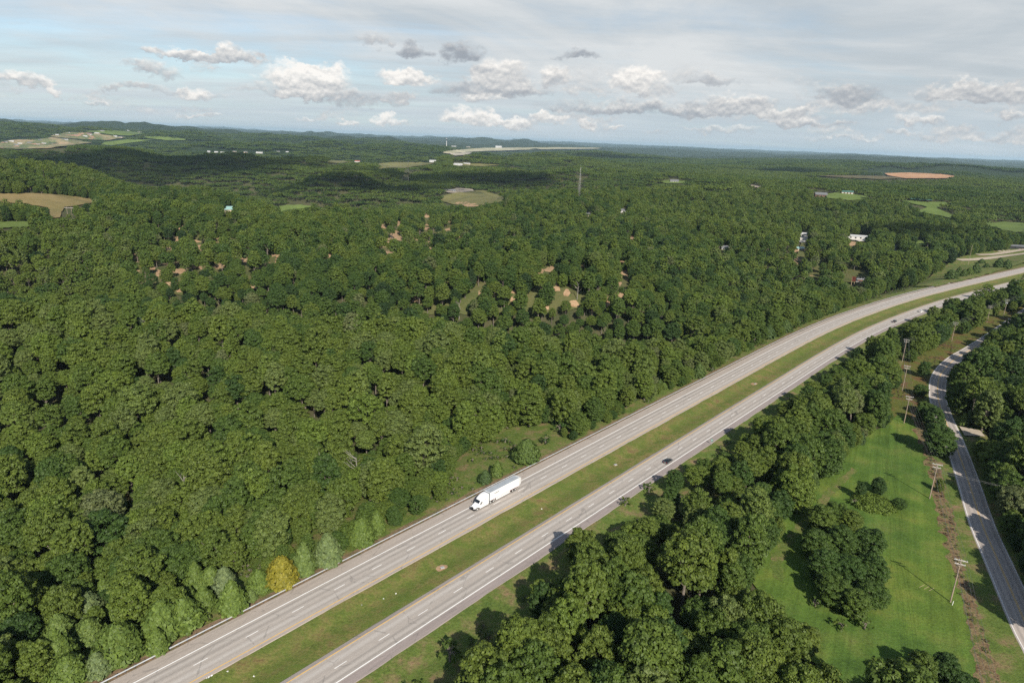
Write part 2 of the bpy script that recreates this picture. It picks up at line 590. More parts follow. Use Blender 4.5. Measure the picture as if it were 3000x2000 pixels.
def m_grass_median(t, p):
    a = t.ramp(t.noise(p, 0.22, 7, 0.68), [(0.30, (0.085, 0.118, 0.024)), (0.46, (0.125, 0.146, 0.034)), (0.56, (0.185, 0.158, 0.055)), (0.66, (0.165, 0.105, 0.050))])
    f = t.ramp(t.noise(p, 1.6, 5, 0.75), [(0.32, 0.62), (0.5, 1.0), (0.7, 1.32)])
    a = t.mix(1.0, a, f, 'MULTIPLY')
    b = t.ramp(t.noise(p, 0.055, 3, 0.5), [(0.40, 0.0), (0.62, 1.0)])
    return t.mix(t.math('MULTIPLY', b, 0.55), a, (0.080, 0.128, 0.022))


def m_grass_verge(t, p):
    a = t.ramp(t.noise(p, 0.16, 7, 0.7), [(0.30, (0.066, 0.108, 0.022)), (0.48, (0.104, 0.142, 0.030)), (0.58, (0.160, 0.148, 0.056)), (0.68, (0.225, 0.145, 0.085))])
    f = t.ramp(t.noise(p, 1.3, 5, 0.75), [(0.32, 0.6), (0.5, 1.0), (0.7, 1.3)])
    return t.mix(1.0, a, f, 'MULTIPLY')


def m_meadow(t, p):
    a = t.ramp(t.noise(p, 0.09, 6, 0.6), [(0.28, (0.056, 0.102, 0.017)), (0.5, (0.088, 0.147, 0.024)), (0.64, (0.124, 0.165, 0.032)), (0.80, (0.160, 0.148, 0.048))])
    # mowing lines running with the field
    x, y, z = t.sep(p)
    u = t.math('ADD', t.math('MULTIPLY', x, 0.875), t.math('MULTIPLY', y, -0.48))
    st = t.noise(t.xyz(t.math('MULTIPLY', u, 0.62), t.math('MULTIPLY', y, 0.012), 0.0), 1.0, 3, 0.6)
    f = t.ramp(st, [(0.35, 0.86), (0.62, 1.10)])
    a = t.mix(1.0, a, f, 'MULTIPLY')
    f = t.ramp(t.noise(p, 1.3, 6, 0.75), [(0.30, 0.60), (0.5, 1.0), (0.7, 1.28)])
    a = t.mix(1.0, a, f, 'MULTIPLY')
    f = t.ramp(t.noise(p, 0.028, 4, 0.6), [(0.36, (0.80, 0.86, 0.95)), (0.52, (1, 1, 1)), (0.66, (1.28, 1.10, 1.1))])
    return t.mix(1.0, a, f, 'MULTIPLY')


def m_scrub(t, p):
    a = t.ramp(t.noise(p, 0.30, 7, 0.7), [(0.32, (0.070, 0.048, 0.028)), (0.43, (0.140, 0.090, 0.048)), (0.51, (0.215, 0.155, 0.082)), (0.57, (0.095, 0.110, 0.030)), (0.70, (0.11, 0.12, 0.036))])
    f = t.ramp(t.noise(p, 1.7, 5, 0.75), [(0.3, 0.5), (0.5, 1.0), (0.72, 1.35)])
    return t.mix(1.0, a, f, 'MULTIPLY')


def m_dry_edge(t, p):
    a = t.ramp(t.noise(p, 0.25, 6, 0.7), [(0.32, (0.085, 0.105, 0.032)), (0.48, (0.160, 0.115, 0.065)), (0.60, (0.225, 0.155, 0.100)), (0.72, (0.12, 0.115, 0.042))])
    f = t.ramp(t.noise(p, 2.2, 5, 0.75), [(0.3, 0.6), (0.5, 1.0), (0.72, 1.3)])
    return t.mix(1.0, a, f, 'MULTIPLY')


def m_row_grass(t, p):
    a = t.ramp(t.noise(p, 0.10, 7, 0.7), [(0.30, (0.060, 0.078, 0.018)), (0.48, (0.105, 0.115, 0.025)), (0.60, (0.135, 0.075, 0.036)), (0.74, (0.075, 0.045, 0.024))])
    f = t.ramp(t.noise(p, 1.2, 5, 0.75), [(0.3, 0.55), (0.5, 1.0), (0.72, 1.3)])
    return t.mix(1.0, a, f, 'MULTIPLY')


def flat_field(c1, c2, c3=None, s=0.02, cut=0.66):
    def f(t, p):
        a = t.ramp(t.noise(p, s, 6, 0.65), [(0.32, c1), (0.60, c2)] + ([(cut, c2), (cut + 0.06, c3)] if c3 else []))
        g = t.ramp(t.noise(p, s * 9, 5, 0.7), [(0.3, 0.82), (0.7, 1.18)])
        return t.mix(1.0, a, g, 'MULTIPLY')
    return f


M = {}
M['forest_floor'] = ground_mat('forest_floor', m_forest_floor, bump=0.35, bscale=0.35)
M['median'] = ground_mat('median_grass', m_grass_median, bump=0.55)
M['verge'] = ground_mat('verge_grass', m_grass_verge, bump=0.6)
M['meadow'] = ground_mat('meadow_grass', m_meadow, bump=0.45)
M['scrub'] = ground_mat('dry_scrub', m_scrub, bump=0.8)
M['dry'] = ground_mat('dry_edge', m_dry_edge, bump=0.6)
M['row'] = ground_mat('cleared_strip', m_row_grass, bump=0.7)
M['soil'] = ground_mat('bare_soil', flat_field((0.27, 0.165, 0.09), (0.40, 0.275, 0.165), (0.13, 0.13, 0.045), 0.25, 0.60), bump=0.4)
M['clearing'] = ground_mat('clearing_ground', flat_field((0.26, 0.175, 0.10), (0.115, 0.125, 0.04), (0.33, 0.22, 0.135), 0.055, 0.60), bump=0.3)
M['thin_wood'] = ground_mat('thinned_wood_floor', flat_field((0.065, 0.085, 0.025), (0.11, 0.105, 0.042), (0.06, 0.09, 0.024), 0.06, 0.6), bump=0.3)
M['track'] = ground_mat('grassy_track', flat_field((0.12, 0.12, 0.04), (0.17, 0.135, 0.065), (0.085, 0.13, 0.025), 0.2, 0.56), bump=0.4)
M['tan_field'] = ground_mat('dry_field', flat_field((0.155, 0.135, 0.052), (0.215, 0.165, 0.075), None, 0.012), bump=0.1)
M['green_field'] = ground_mat('green_field', flat_field((0.085, 0.125, 0.030), (0.12, 0.165, 0.042), (0.15, 0.15, 0.055), 0.02, 0.7), bump=0.1)
M['olive_field'] = ground_mat('olive_field', flat_field((0.12, 0.125, 0.045), (0.165, 0.15, 0.06), (0.20, 0.13, 0.085), 0.015, 0.7), bump=0.1)
M['orange_field'] = ground_mat('bare_orange_field', flat_field((0.36, 0.19, 0.095), (0.46, 0.27, 0.15), None, 0.012))
M['brown_field'] = ground_mat('stubble_field', flat_field((0.085, 0.085, 0.04), (0.135, 0.105, 0.055), (0.075, 0.10, 0.035), 0.012, 0.62))
M['construction'] = ground_mat('graded_hillside', flat_field((0.34, 0.25, 0.155), (0.085, 0.12, 0.045), (0.36, 0.21, 0.14), 0.0062, 0.58))
M['runway'] = ground_mat('runway_ground', flat_field((0.28, 0.27, 0.15), (0.38, 0.35, 0.24), None, 0.004))
M['quarry'] = ground_mat('pale_cut_rock', flat_field((0.30, 0.28, 0.22), (0.42, 0.38, 0.30), (0.18, 0.17, 0.10), 0.02, 0.6))
M['gravel'] = ground_mat('pale_gravel', flat_field((0.33, 0.27, 0.20), (0.42, 0.36, 0.28), None, 0.3))
M['white_gravel'] = ground_mat('white_gravel', flat_field((0.50, 0.46, 0.40), (0.60, 0.56, 0.50), None, 0.3))


def road_mat(name, base, paths, warm=0.0, shoulder=None, cracks=True):
    """paths: offsets of darker wheel tracks; shoulder: list of (from, to, colour)"""
    m, t, b = new_mat(name)
    u, v, _ = uvxy(t)
    pos = t.node('ShaderNodeNewGeometry').outputs['Position']
    c = None
    long_ = t.noise(t.xyz(t.math('MULTIPLY', u, 1.3), t.math('MULTIPLY', v, 0.012), 0.0), 1.0, 5, 0.6)
    c = t.ramp(long_, [(0.28, tuple(k * 0.86 for k in base)), (0.5, base), (0.72, tuple(min(1, k * 1.12) for k in base))])
    for o, w, d in paths:
        q = t.math('MULTIPLY', t.math('SUBTRACT', u, o), 1.0 / w)
        g = t.math('POWER', 2.718, t.math('MULTIPLY', t.math('MULTIPLY', q, q), -1.0))
        k = t.math('MULTIPLY', g, t.math('MULTIPLY_ADD', t.noise(t.xyz(o, t.math('MULTIPLY', v, 0.02), 2.0), 1.0, 3), 0.7, 0.65))
        c = t.mix(t.math('MULTIPLY', k, abs(d), clamp=True), c, (0.13, 0.125, 0.12) if d < 0 else (0.50, 0.475, 0.44))
    for (a, e, sc_) in (shoulder or []):
        f = t.math('MULTIPLY', t.smooth(u, a - 0.06, a + 0.06), t.smooth(u, e - 0.06, e + 0.06, 1.0, 0.0))
        sn = t.ramp(t.noise(t.xyz(t.math('MULTIPLY', u, 2.0), t.math('MULTIPLY', v, 0.06), 5.0), 1.0, 5, 0.65),
                    [(0.3, tuple(k * 0.84 for k in sc_)), (0.7, tuple(k * 1.16 for k in sc_))])
        c = t.mix(f, c, sn)
    g = t.ramp(t.noise(pos, 2.6, 6, 0.75), [(0.3, 0.88), (0.7, 1.10)])
    c = t.mix(1.0, c, g, 'MULTIPLY')
    if cracks:
        vo = t.node('ShaderNodeTexVoronoi', feature='DISTANCE_TO_EDGE')
        t.put(vo.inputs['Vector'], t.xyz(t.math('MULTIPLY', u, 0.22), t.math('MULTIPLY', v, 0.085), 0.0))
        vo.inputs['Scale'].default_value = 1.0
        wob = t.noise(pos, 0.35, 5, 0.7)
        ck = t.smooth(t.math('ADD', vo.outputs['Distance'], t.math('MULTIPLY', t.math('SUBTRACT', wob, 0.5), 0.12)), 0.0, 0.012, 0.34, 0.0)
        c = t.mix(ck, c, (0.10, 0.095, 0.09))
    t.put(b.inputs['Base Color'], c)
    b.inputs['Roughness'].default_value = 0.88
    b.inputs['Specular IOR Level'].default_value = 0.25
    bp = t.node('ShaderNodeBump'); bp.inputs['Strength'].default_value = 0.15; bp.inputs['Distance'].default_value = 0.05
    t.put(bp.inputs['Height'], t.noise(pos, 8.0, 4, 0.7)); t.l.new(bp.outputs[0], b.inputs['Normal'])
    return m


CONC = (0.375, 0.336, 0.296)
M['lanes_left'] = road_mat('worn_pavement', CONC,
                           [(3.0, .40, -0.41), (1.1, .40, -0.32), (-1.0, .42, -0.19), (-3.0, .42, -0.14), (2.05, .35, 0.34), (-2.0, .5, 0.43), (0.1, .3, 0.16)],
                           shoulder=[(4.3, 9.0, (0.345, 0.300, 0.258)), (-6.0, -4.75, (0.36, 0.305, 0.262))])
M['lanes_right'] = road_mat('worn_pavement_east', CONC,
                            [(2.9, .40, -0.16), (1.0, .40, -0.14), (-1.1, .42, -0.35), (-3.0, .42, -0.30), (1.95, .5, 0.41), (-2.05, .4, 0.27)],
                            shoulder=[(4.05, 6.0, (0.255, 0.225, 0.205)), (-9.0, -4.1, (0.285, 0.242, 0.222))])
M['side_asphalt'] = road_mat('side_road_pavement', (0.42, 0.365, 0.32), [(-2.4, .35, -0.41), (-1.0, .35, -0.32), (1.0, .35, -0.32), (2.5, .35, -0.38)])
M['white_paint'] = simple('white_road_paint', (0.80, 0.79, 0.76), 0.7, var=0.06, scale=1.0)
M['yellow_paint'] = simple('yellow_road_paint', (0.66, 0.40, 0.09), 0.7, var=0.10, scale=1.0)

# ------------------------------------------------------------------ the ground, one sheet to the horizon
rings = [0.0] + list(6.0 * np.power(1.0205, np.arange(0, 446)))
rings = np.array([r for r in rings if r < 48000.0])
ang = np.r_[np.arange(-56, 56, 0.3), np.arange(56, 304, 4.0)]
ang = np.radians(ang)
RR, AA = np.meshgrid(rings[1:], ang, indexing='ij')
GX = RR * np.sin(AA); GY = RR * np.cos(AA)
GZ = height(GX, GY)
# under the laid strips beside the roads the base sheet sits a little lower
_m = (RR < 1500) & (GY > -300)
_o = offset_from(HW, HW_N, GX[_m], GY[_m])
GZ[_m] -= np.where((_o > -235) & (_o < 43), 0.35, 0.0)
nr, na = GX.shape
gv = np.concatenate([[[0, 0, float(height(0, 0))]], np.stack([GX.ravel(), GY.ravel(), GZ.ravel()], -1)])
i0 = np.arange(nr - 1)[:, None] * na + np.arange(na)[None] + 1
i1 = np.arange(nr - 1)[:, None] * na + ((np.arange(na) + 1) % na)[None] + 1
gf = np.stack([i0, i0 + na, i1 + na, i1], -1).reshape(-1, 4)
me = bpy.data.meshes.new('ground')
tri = [(0, 1 + k, 1 + (k + 1) % na) for k in range(na)]
me.vertices.add(len(gv)); me.vertices.foreach_set('co', gv.astype(np.float32).ravel())
loops = np.concatenate([np.array(tri).ravel(), gf.ravel()]).astype(np.int32)
me.loops.add(len(loops)); me.loops.foreach_set('vertex_index', loops)
me.polygons.add(len(tri) + len(gf))
me.polygons.foreach_set('loop_start', np.r_[np.arange(len(tri)) * 3, len(tri) * 3 + np.arange(len(gf)) * 4].astype(np.int32))
me.polygons.foreach_set('use_smooth', np.ones(len(tri) + len(gf), bool))
me.update(calc_edges=True); me.validate()
me.materials.append(M['forest_floor'])
ground = bpy.data.objects.new('ground', me)
COL.objects.link(ground)
tag(ground, 'rolling wooded hill country reaching to the hazy horizon', None, None, 'structure')


# ------------------------------------------------------------------ strips along the roads
def strip(name, line, nrm, slen, offs, z, mat, label, s0=None, s1=None, drape=None, lift=0.0, skirt=0.0):
    k = np.arange(len(line))
    if s0 is not None: k = k[(slen[k] >= s0)]
    if s1 is not None: k = k[(slen[k] <= s1)]
    V = []; U = []; F = []
    offs = list(offs)
    for i in k:
        for o in offs:
            oo = o(slen[i]) if callable(o) else o
            p = line[i] + nrm[i] * oo
            V.append((p[0], p[1], z)); U.append((oo, slen[i]))
    V = np.array(V)
    if drape: V[:, 2] = height(V[:, 0], V[:, 1]) + lift
    n = len(offs)
    if skirt:
        V[0::n, 2] -= skirt; V[n - 1::n, 2] -= skirt
    for a in range(len(k) - 1):
        for b in range(n - 1):
            F.append((a * n + b, a * n + b + 1, (a + 1) * n + b + 1, (a + 1) * n + b))
    F = [f[::-1] for f in F]
    o = mesh_obj(name, V, F, mat, uvs=U)
    me_ = o.data
    if me_.polygons[0].normal.z < 0: me_.flip_normals()
    return tag(o, label, None, None, 'structure')


def wob(base, amp, seed, wl=7.0):
    return lambda s: base + amp * float(fbm(np.array([s]), np.array([seed * 3.3]), wl, seed, 3)[0])


ZR = 0.14
LE, RE = -23.2, -23.2
strip('highway', HW, HW_N, HW_S, [8.1, wob(7.95, .0, 1), 4.1, 0, -4.35, -5.35, wob(-5.5, .22, 2)], ZR, M['lanes_left'],
      'two pale concrete lanes beside the guardrail carrying the white truck', skirt=0.10)
# eastbound lanes: their own uv with 0 on the dashed line
HE = HW + HW_N * (-23.0)
strip('highway', HE, HW_N, HW_S, [wob(5.15, .22, 3), 5.0, 4.05, 0, -3.8, -6.4, wob(-6.6, .3, 4)], ZR, M['lanes_right'],
      'two pale concrete lanes beyond the grass median carrying the dark cars', skirt=0.10)
ZM = ZR + 0.012
strip('edge_line', HW, HW_N, HW_S, [4.22, 3.98], ZM, M['white_paint'], 'long white edge line beside the guardrail shoulder')
strip('centre_stripe', HW, HW_N, HW_S, [-4.22, -4.44], ZM, M['yellow_paint'], 'yellow edge line on the truck side of the median')
strip('centre_stripe', HE, HW_N, HW_S, [3.98, 3.76], ZM, M['yellow_paint'], 'yellow edge line on the far carriageway beside the median')
strip('edge_line', HE, HW_N, HW_S, [-3.60, -3.84], ZM, M['white_paint'], 'long white edge line beside the right hand shoulder')


def dashes(line, nrm, slen, phase, label):
    V = []; F = []
    s = phase
    L = slen[-1]
    while s + 3.2 < L:
        ok = len(V)
        for q in (s, s + 1.6, s + 3.2):
            p = np.array([np.interp(q, slen, line[:, 0]), np.interp(q, slen, line[:, 1])])
            n = np.array([np.interp(q, slen, nrm[:, 0]), np.interp(q, slen, nrm[:, 1])])
            for o in (0.085, -0.085):
                r = p + n * o
                V.append((r[0], r[1], ZM))
        F += [(ok, ok + 1, ok + 3, ok + 2), (ok + 2, ok + 3, ok + 5, ok + 4)]
        s += 12.19
    o = mesh_obj('lane_dashes', V, F, M['white_paint'])
    if o.data.polygons[0].normal.z < 0: o.data.flip_normals()
    return tag(o, label, None, None, 'structure')


# phase so that one dash is centred where the photograph has it
def s_near(line, slen, p):
    return slen[np.hypot(line[:, 0] - p[0], line[:, 1] - p[1]).argmin()]


s_ref = float(np.dot(np.array([44.9, 253.9]), DIR0) + 260)
dashes(HW, HW_N, HW_S, (s_ref - 1.6) % 12.19, 'dashed white lane line between the two lanes the truck side')
_rd = at([1200 + 616 * .3826], [1100 + 1490 * .3826])[0]
dashes(HE, HW_N, HW_S, (float(np.dot(_rd[:2], DIR0)) + 260 - 1.6) % 12.19, 'dashed white lane line between the two lanes beyond the median')

strip('side_road', SIDE, SIDE_N, SIDE_S, [4.0, 3.7, 0, -3.7, -4.0], ZR, M['side_asphalt'], 'narrow two lane country road curving beside the meadow', skirt=0.08)
strip('edge_line', SIDE, SIDE_N, SIDE_S, [3.62, 3.46], ZM, M['white_paint'], 'white line along the meadow side of the country road')
strip('edge_line', SIDE, SIDE_N, SIDE_S, [-3.46, -3.62], ZM, M['white_paint'], 'white line along the wooded side of the country road')
strip('centre_stripe', SIDE, SIDE_N, SIDE_S, [0.22, 0.08], ZM, M['yellow_paint'], 'yellow centre line of the country road, meadow side')
strip('centre_stripe', SIDE, SIDE_N, SIDE_S, [-0.08, -0.22], ZM, M['yellow_paint'], 'yellow centre line of the country road, wooded side')

# grass between and beside the carriageways
strip('median_grass', HW, HW_N, HW_S, np.linspace(-5.2, -18.2, 14), 0, M['median'], 'olive grass median with dry patches between the carriageways', drape=True, lift=0.05)
strip('verge_soil', HW, HW_N, HW_S, [wob(7.7, .15, 7), 8.6, 9.6, wob(10.6, .9, 8, 11.0)], 0, M['dry'], 'dry reddish strip of soil and grass behind the guardrail', drape=True, lift=0.10)
strip('verge_grass', HW, HW_N, HW_S, list(np.linspace(9.4, 44, 16)), 0, M['verge'], 'rough grass bank between the guardrail and the wood', drape=True, lift=0.05)
strip('verge_grass', HW, HW_N, HW_S, list(np.linspace(-29.2, -54, 14)), 0, M['verge'], 'rough grass verge between the far shoulder and the trees', drape=True, lift=0.04)


# ------------------------------------------------------------------ patches of ground drawn where the photo shows them
def patch(name, pts, mat, label, lift=0.3, step=None, jitter=0.0, k=1275.5102 / 1000, seed=3, z=None):
    pts = np.array(pts, float) * k
    B = []
    seg = []
    rg = np.random.default_rng(seed)
    for a, b in zip(pts, np.roll(pts, -1, 0)):
        n = max(2, int(np.linalg.norm(b - a) / (step or 14)))
        for t in np.linspace(0, 1, n, endpoint=False):
            B.append(a + (b - a) * t + rg.normal(0, 1, 2) * jitter * np.array([1, 0.4]))
    B = np.array(B)
    x0, y0 = B.min(0); x1, y1 = B.max(0)
    sx = step or 14
    sy = max(2.0, sx * 0.5)
    gx, gy = np.meshgrid(np.arange(x0, x1, sx), np.arange(y0, y1, sy))
    g = np.stack([gx.ravel(), gy.ravel()], -1)
    g = g[inside(g, B)]
    allp = np.vstack([B, g])
    Wd = at(allp[:, 0], allp[:, 1])
    dist = np.hypot(Wd[:, 0], Wd[:, 1])
    n = len(B)
    c0 = Wd[:, :2].mean(0)
    sc_ = max(1.0, np.abs(Wd[:, :2] - c0).max())
    v2, e2, f2, *_ = delaunay_2d_cdt([Vector(((q - c0) / sc_)) for q in Wd[:, :2]], [(i, (i + 1) % n) for i in range(n)], [], 1, 1e-7)
    xy = np.array([(v.x, v.y) for v in v2]) * sc_ + c0
    zz = height(xy[:, 0], xy[:, 1]) + lift + 0.0012 * np.hypot(xy[:, 0], xy[:, 1]) * (lift > 0.1)
    o = mesh_obj(name, np.c_[xy, zz], f2, mat)
    if len(o.data.polygons) and o.data.polygons[0].normal.z < 0: o.data.flip_normals()
    return tag(o, label, None, None, 'structure')


def inside(p, poly):
    """points (n,2) in polygon"""
    p = np.atleast_2d(p)
    x, y = p[:, 0], p[:, 1]
    r = np.zeros(len(p), bool)
    j = len(poly) - 1
    for i in range(len(poly)):
        xi, yi = poly[i]; xj, yj = poly[j]
        c = ((yi > y) != (yj > y)) & (x < (xj - xi) * (y - yi) / ((yj - yi) if yj != yi else 1e-9) + xi)
        r ^= c
        j = i
    return r


S = 3000 / 2352.0
# polygons in 2352-wide coordinates of the ground that can be seen
POLY_MEADOW = [(2040, 975), (2062, 952), (2105, 962), (2140, 1000), (2180, 1040), (2130, 1060), (2150, 1100), (2165, 1180), (2185, 1270), (2215, 1380), (2238, 1460), (2255, 1568),
               (2050, 1568), (2030, 1540), (1900, 1475), (1840, 1395), (1750, 1300), (1780, 1220), (1860, 1130), (1940, 1050)]
patch('meadow', [((x - 2060) * (1.10 if x < 2060 else 1.0) + 2060, y) for x, y in POLY_MEADOW[:-8]] + [(2050, 1600), (1980, 1600), (1840, 1500), (1790, 1420), (1700, 1300), (1730, 1200), (1820, 1110), (1920, 1030)], M['meadow'], 'bright green mown meadow between the wood strip and the country road', lift=0.065, step=16, k=S)
patch('meadow_track', [(1765, 1290), (1800, 1235), (1850, 1180), (1900, 1125), (1955, 1075), (1968, 1082), (1915, 1135), (1868, 1190), (1822, 1245), (1795, 1300), (1805, 1340), (1780, 1330)], M['verge'], 'worn sandy track along the left edge of the meadow', lift=0.085, step=9, k=S, jitter=4)
patch('scrub_strip', [(2090, 930), (2112, 940), (2150, 1060), (2166, 1100), (2185, 1180), (2205, 1270), (2235, 1370), (2262, 1460), (2300, 1568), (2245, 1568), (2232, 1460), (2208, 1380), (2176, 1270), (2152, 1180), (2138, 1100), (2110, 1010)],
      M['scrub'], 'brown dead scrub strip between the meadow and the country road', lift=0.085, step=9, k=S, jitter=6)
patch('cleared_strip', [(2050, 880), (2075, 830), (2120, 800), (2180, 770), (2250, 735), (2352, 690), (2352, 722), (2290, 748), (2230, 790), (2170, 830), (2130, 880), (2125, 930), (2150, 1010), (2100, 985), (2050, 985), (2040, 940)],
      M['row'], 'rough red brown and green cleared strip under the power line', lift=0.055, step=12, k=S)
strip('road_verge', SIDE, SIDE_N, SIDE_S, np.linspace(3.9, 24.0, 9), 0, M['verge'], 'shaded grass verge between the scrub and the country road', drape=True, lift=0.045)
strip('road_verge', SIDE, SIDE_N, SIDE_S, np.linspace(-3.9, -14.0, 5), 0, M['verge'], 'shaded grass verge on the wooded side of the country road', drape=True, lift=0.08)
patch('driveway', [(2203, 981), (2250, 990), (2262, 1004), (2215, 1002)], M['gravel'], 'pale gravel driveway leaving the country road into the wood', lift=0.13, step=5, k=S)
patch('driveway', [(2178, 877), (2205, 884), (2212, 889), (2178, 886)], M['gravel'], 'narrow pale driveway on the curve of the country road', lift=0.13, step=4, k=S)

# ------------------------------------------------------------------ fields and clearings further off
FIELDS = [
    # name, polygon (2352 wide), material, label
    ('field', [(-30, 449), (60, 446), (140, 449), (200, 458), (225, 463), (195, 472), (150, 478), (138, 503), (118, 503), (110, 480), (60, 470), (-30, 466)], 'tan_field', 'tan dry field on a knoll at the left edge'),
    ('field', [(-30, 512), (60, 511), (95, 514), (60, 524), (-30, 528)], 'green_field', 'narrow green field below the tan field at the left edge'),
    ('field', [(642, 474), (690, 472), (722, 476), (700, 481), (668, 483), (648, 490), (640, 484)], 'green_field', 'small pale green field near the teal roofed barn'),
    ('field', [(1010, 453), (1050, 444), (1110, 438), (1150, 452), (1166, 461), (1130, 470), (1095, 474), (1040, 472), (1012, 463)], 'olive_field', 'hilltop field with shrubs below the white trailer yard'),
    ('bare_patch', [(1046, 468), (1070, 466), (1096, 470), (1098, 476), (1060, 477)], 'soil', 'bare red earth at the foot of the hilltop field'),
    ('yard', [(1014, 441), (1050, 434), (1085, 436), (1090, 441), (1040, 446)], 'gravel', 'gravel yard around the white trailer building'),
    ('field', [(868, 378), (905, 374), (965, 375), (1000, 377), (965, 383), (930, 388), (900, 387), (870, 390)], 'olive_field', 'yellow green pasture with white farm buildings behind'),
    ('field', [(1050, 377), (1100, 378), (1150, 381), (1110, 384), (1060, 382)], 'olive_field', 'strip of pasture right of the yellow green pasture'),
    ('field', [(750, 371), (790, 371), (810, 374), (780, 377), (752, 376)], 'olive_field', 'small far pasture left of the yellow green pasture'),
    ('airfield', [(1010, 352), (1040, 347), (1110, 342), (1200, 341), (1300, 340.5), (1383, 342), (1370, 344), (1250, 345), (1150, 348), (1070, 351), (1030, 355)], 'runway', 'long pale airfield strip in the far centre'),
    ('rock_cut', [(1030, 354), (1060, 352), (1088, 352), (1070, 358), (1045, 360)], 'quarry', 'pale cut rock bank below the airfield'),
    ('graded_hillside', [(-20, 331), (30, 324), (80, 323), (118, 318), (160, 322), (215, 330), (160, 336), (110, 343), (40, 345), (-20, 342)], 'construction', 'bare graded hillside with scattered new houses on the far left'),
    ('graded_hillside', [(112, 316), (150, 307), (185, 306), (240, 312), (290, 318), (240, 325), (190, 322), (150, 319)], 'construction', 'tan graded terrace above the bare hillside on the far left'),
    ('graded_hillside', [(190, 304), (240, 301), (300, 304), (330, 309), (300, 314), (260, 312), (220, 307)], 'green_field', 'pale green graded ridge on the far left'),
    ('graded_hillside', [(240, 329), (300, 322), (350, 324), (300, 330), (260, 336), (230, 335)], 'green_field', 'green slope below the graded terrace'),
    ('graded_hillside', [(330, 315), (380, 316), (425, 321), (428, 325), (380, 324), (340, 320)], 'green_field', 'thin pale green ridge right of the graded hillside'),
    ('field', [(2040, 405), (2030, 400), (2090, 399), (2160, 402), (2200, 407), (2170, 412), (2080, 412)], 'orange_field', 'bare orange earth field on the right'),
    ('field', [(1865, 405), (1930, 405), (2030, 406), (2075, 412), (2020, 414), (1950, 411)], 'brown_field', 'brown stubble field left of the orange earth'),
    ('yard', [(1893, 449), (1930, 443), (1990, 452), (2000, 459), (1950, 462), (1900, 457)], 'green_field', 'green lawn before the metal barn with white doors'),
    ('yard', [(2056, 460), (2130, 466), (2170, 466), (2178, 470), (2150, 480), (2190, 496), (2190, 504), (2140, 494), (2105, 488), (2130, 478)], 'green_field', 'green pasture around the long open barn'),
    ('field', [(2246, 515), (2300, 512), (2380, 515), (2380, 538), (2330, 536), (2270, 522)], 'green_field', 'bright green field at the right edge beyond the highway'),
    ('yard', [(2085, 552), (2120, 556), (2150, 565), (2110, 567)], 'green_field', 'small lawn among trees beyond the white commercial roof'),
    ('yard', [(1838, 541), (1850, 543), (1862, 556), (1845, 560), (1832, 556)], 'white_gravel', 'white gravel lot beside the small white building'),
    ('yard', [(1944, 545), (1960, 544), (1990, 550), (2006, 556), (1975, 556), (1950, 551)], 'white_gravel', 'broad white gravel lot among the trees on the right'),
    ('yard', [(1508, 419), (1545, 414), (1590, 419), (1560, 424), (1530, 423)], 'green_field', 'lawn around the grey roofed house'),
    ('clearing', [(1715, 428), (1735, 427), (1755, 431), (1740, 433)], 'gravel', 'pale bare strip among trees right of centre'),
    ('grass_slope', [(2190, 600), (2215, 590), (2260, 582), (2352, 570), (2420, 560), (2420, 600), (2352, 606), (2240, 640), (2150, 660), (2100, 660), (2140, 635)], 'verge', 'grass slope between the highway bend and the frontage road'),
    ('gravel_lot', [(2290, 580), (2330, 569), (2380, 566), (2380, 576), (2300, 586)], 'gravel', 'pale gravel lot at the right edge beside the frontage road'),
    ('clearing', [(1935, 600), (1950, 600), (1975, 650), (1990, 665), (1965, 662), (1945, 640)], 'thin_wood', 'sandy gap in the trees below the billboard'),
    ('clearing', [(1840, 560), (1870, 565), (1900, 590), (1860, 620), (1830, 590)], 'thin_wood', 'sparse grassy slope below the small white building'),
    ('clearing', [(1580, 545), (1700, 560), (1810, 600), (1840, 660), (1750, 670), (1640, 640), (1580, 590)], 'thin_wood', 'thinned wood with sandy ground right of centre'),
]
EXTRA_CLEAR = []
for nm_, poly_, mt_, lb_ in FIELDS:
    d_ = 12 if max(p[1] for p in poly_) < 420 else 10
    patch(nm_, poly_, M[mt_], lb_, lift=0.35, step=d_, jitter=1.6 if max(p[1] for p in poly_) > 440 else 0.8, k=S, seed=len(lb_))
SPARSE = [
    [(300, 545), (420, 530), (560, 545), (640, 590), (600, 665), (440, 690), (310, 650)],
    [(840, 520), (1000, 495), (1080, 520), (1060, 575), (880, 590)],
    [(930, 640), (1100, 600), (1260, 590), (1450, 600), (1560, 650), (1500, 700), (1250, 720), (950, 725)],
    [(1640, 570), (1800, 590), (1960, 560), (2000, 640), (1850, 670), (1700, 650)],
]
for q_, lb_ in zip(SPARSE, ('thinned wood with sandy ground on the left hillside', 'small sandy clearings in the middle of the wood',
                            'long thinned strip with bare sandy ground across the wood', 'thinned wood with bare ground near the highway bend')):
    patch('clearing_ground', q_, M['thin_wood'], lb_, lift=0.25, step=24, jitter=6, k=S, seed=len(lb_))

# ------------------------------------------------------------------ foliage materials
LEAF_STOPS = [(0.0, (0.026, 0.052, 0.016)), (0.25, (0.046, 0.086, 0.019)), (0.5, (0.076, 0.118, 0.022)), (0.72, (0.098, 0.134, 0.024)),
              (0.86, (0.105, 0.155, 0.026)), (0.95, (0.110, 0.130, 0.055)), (1.0, (0.120, 0.085, 0.045))]
CEDAR_STOPS = [(0.0, (0.040, 0.072, 0.028)), (0.3, (0.078, 0.118, 0.025)), (0.55, (0.098, 0.146, 0.030)), (0.75, (0.120, 0.160, 0.072)),
               (0.88, (0.185, 0.170, 0.022)), (1.0, (0.27, 0.10, 0.04))]


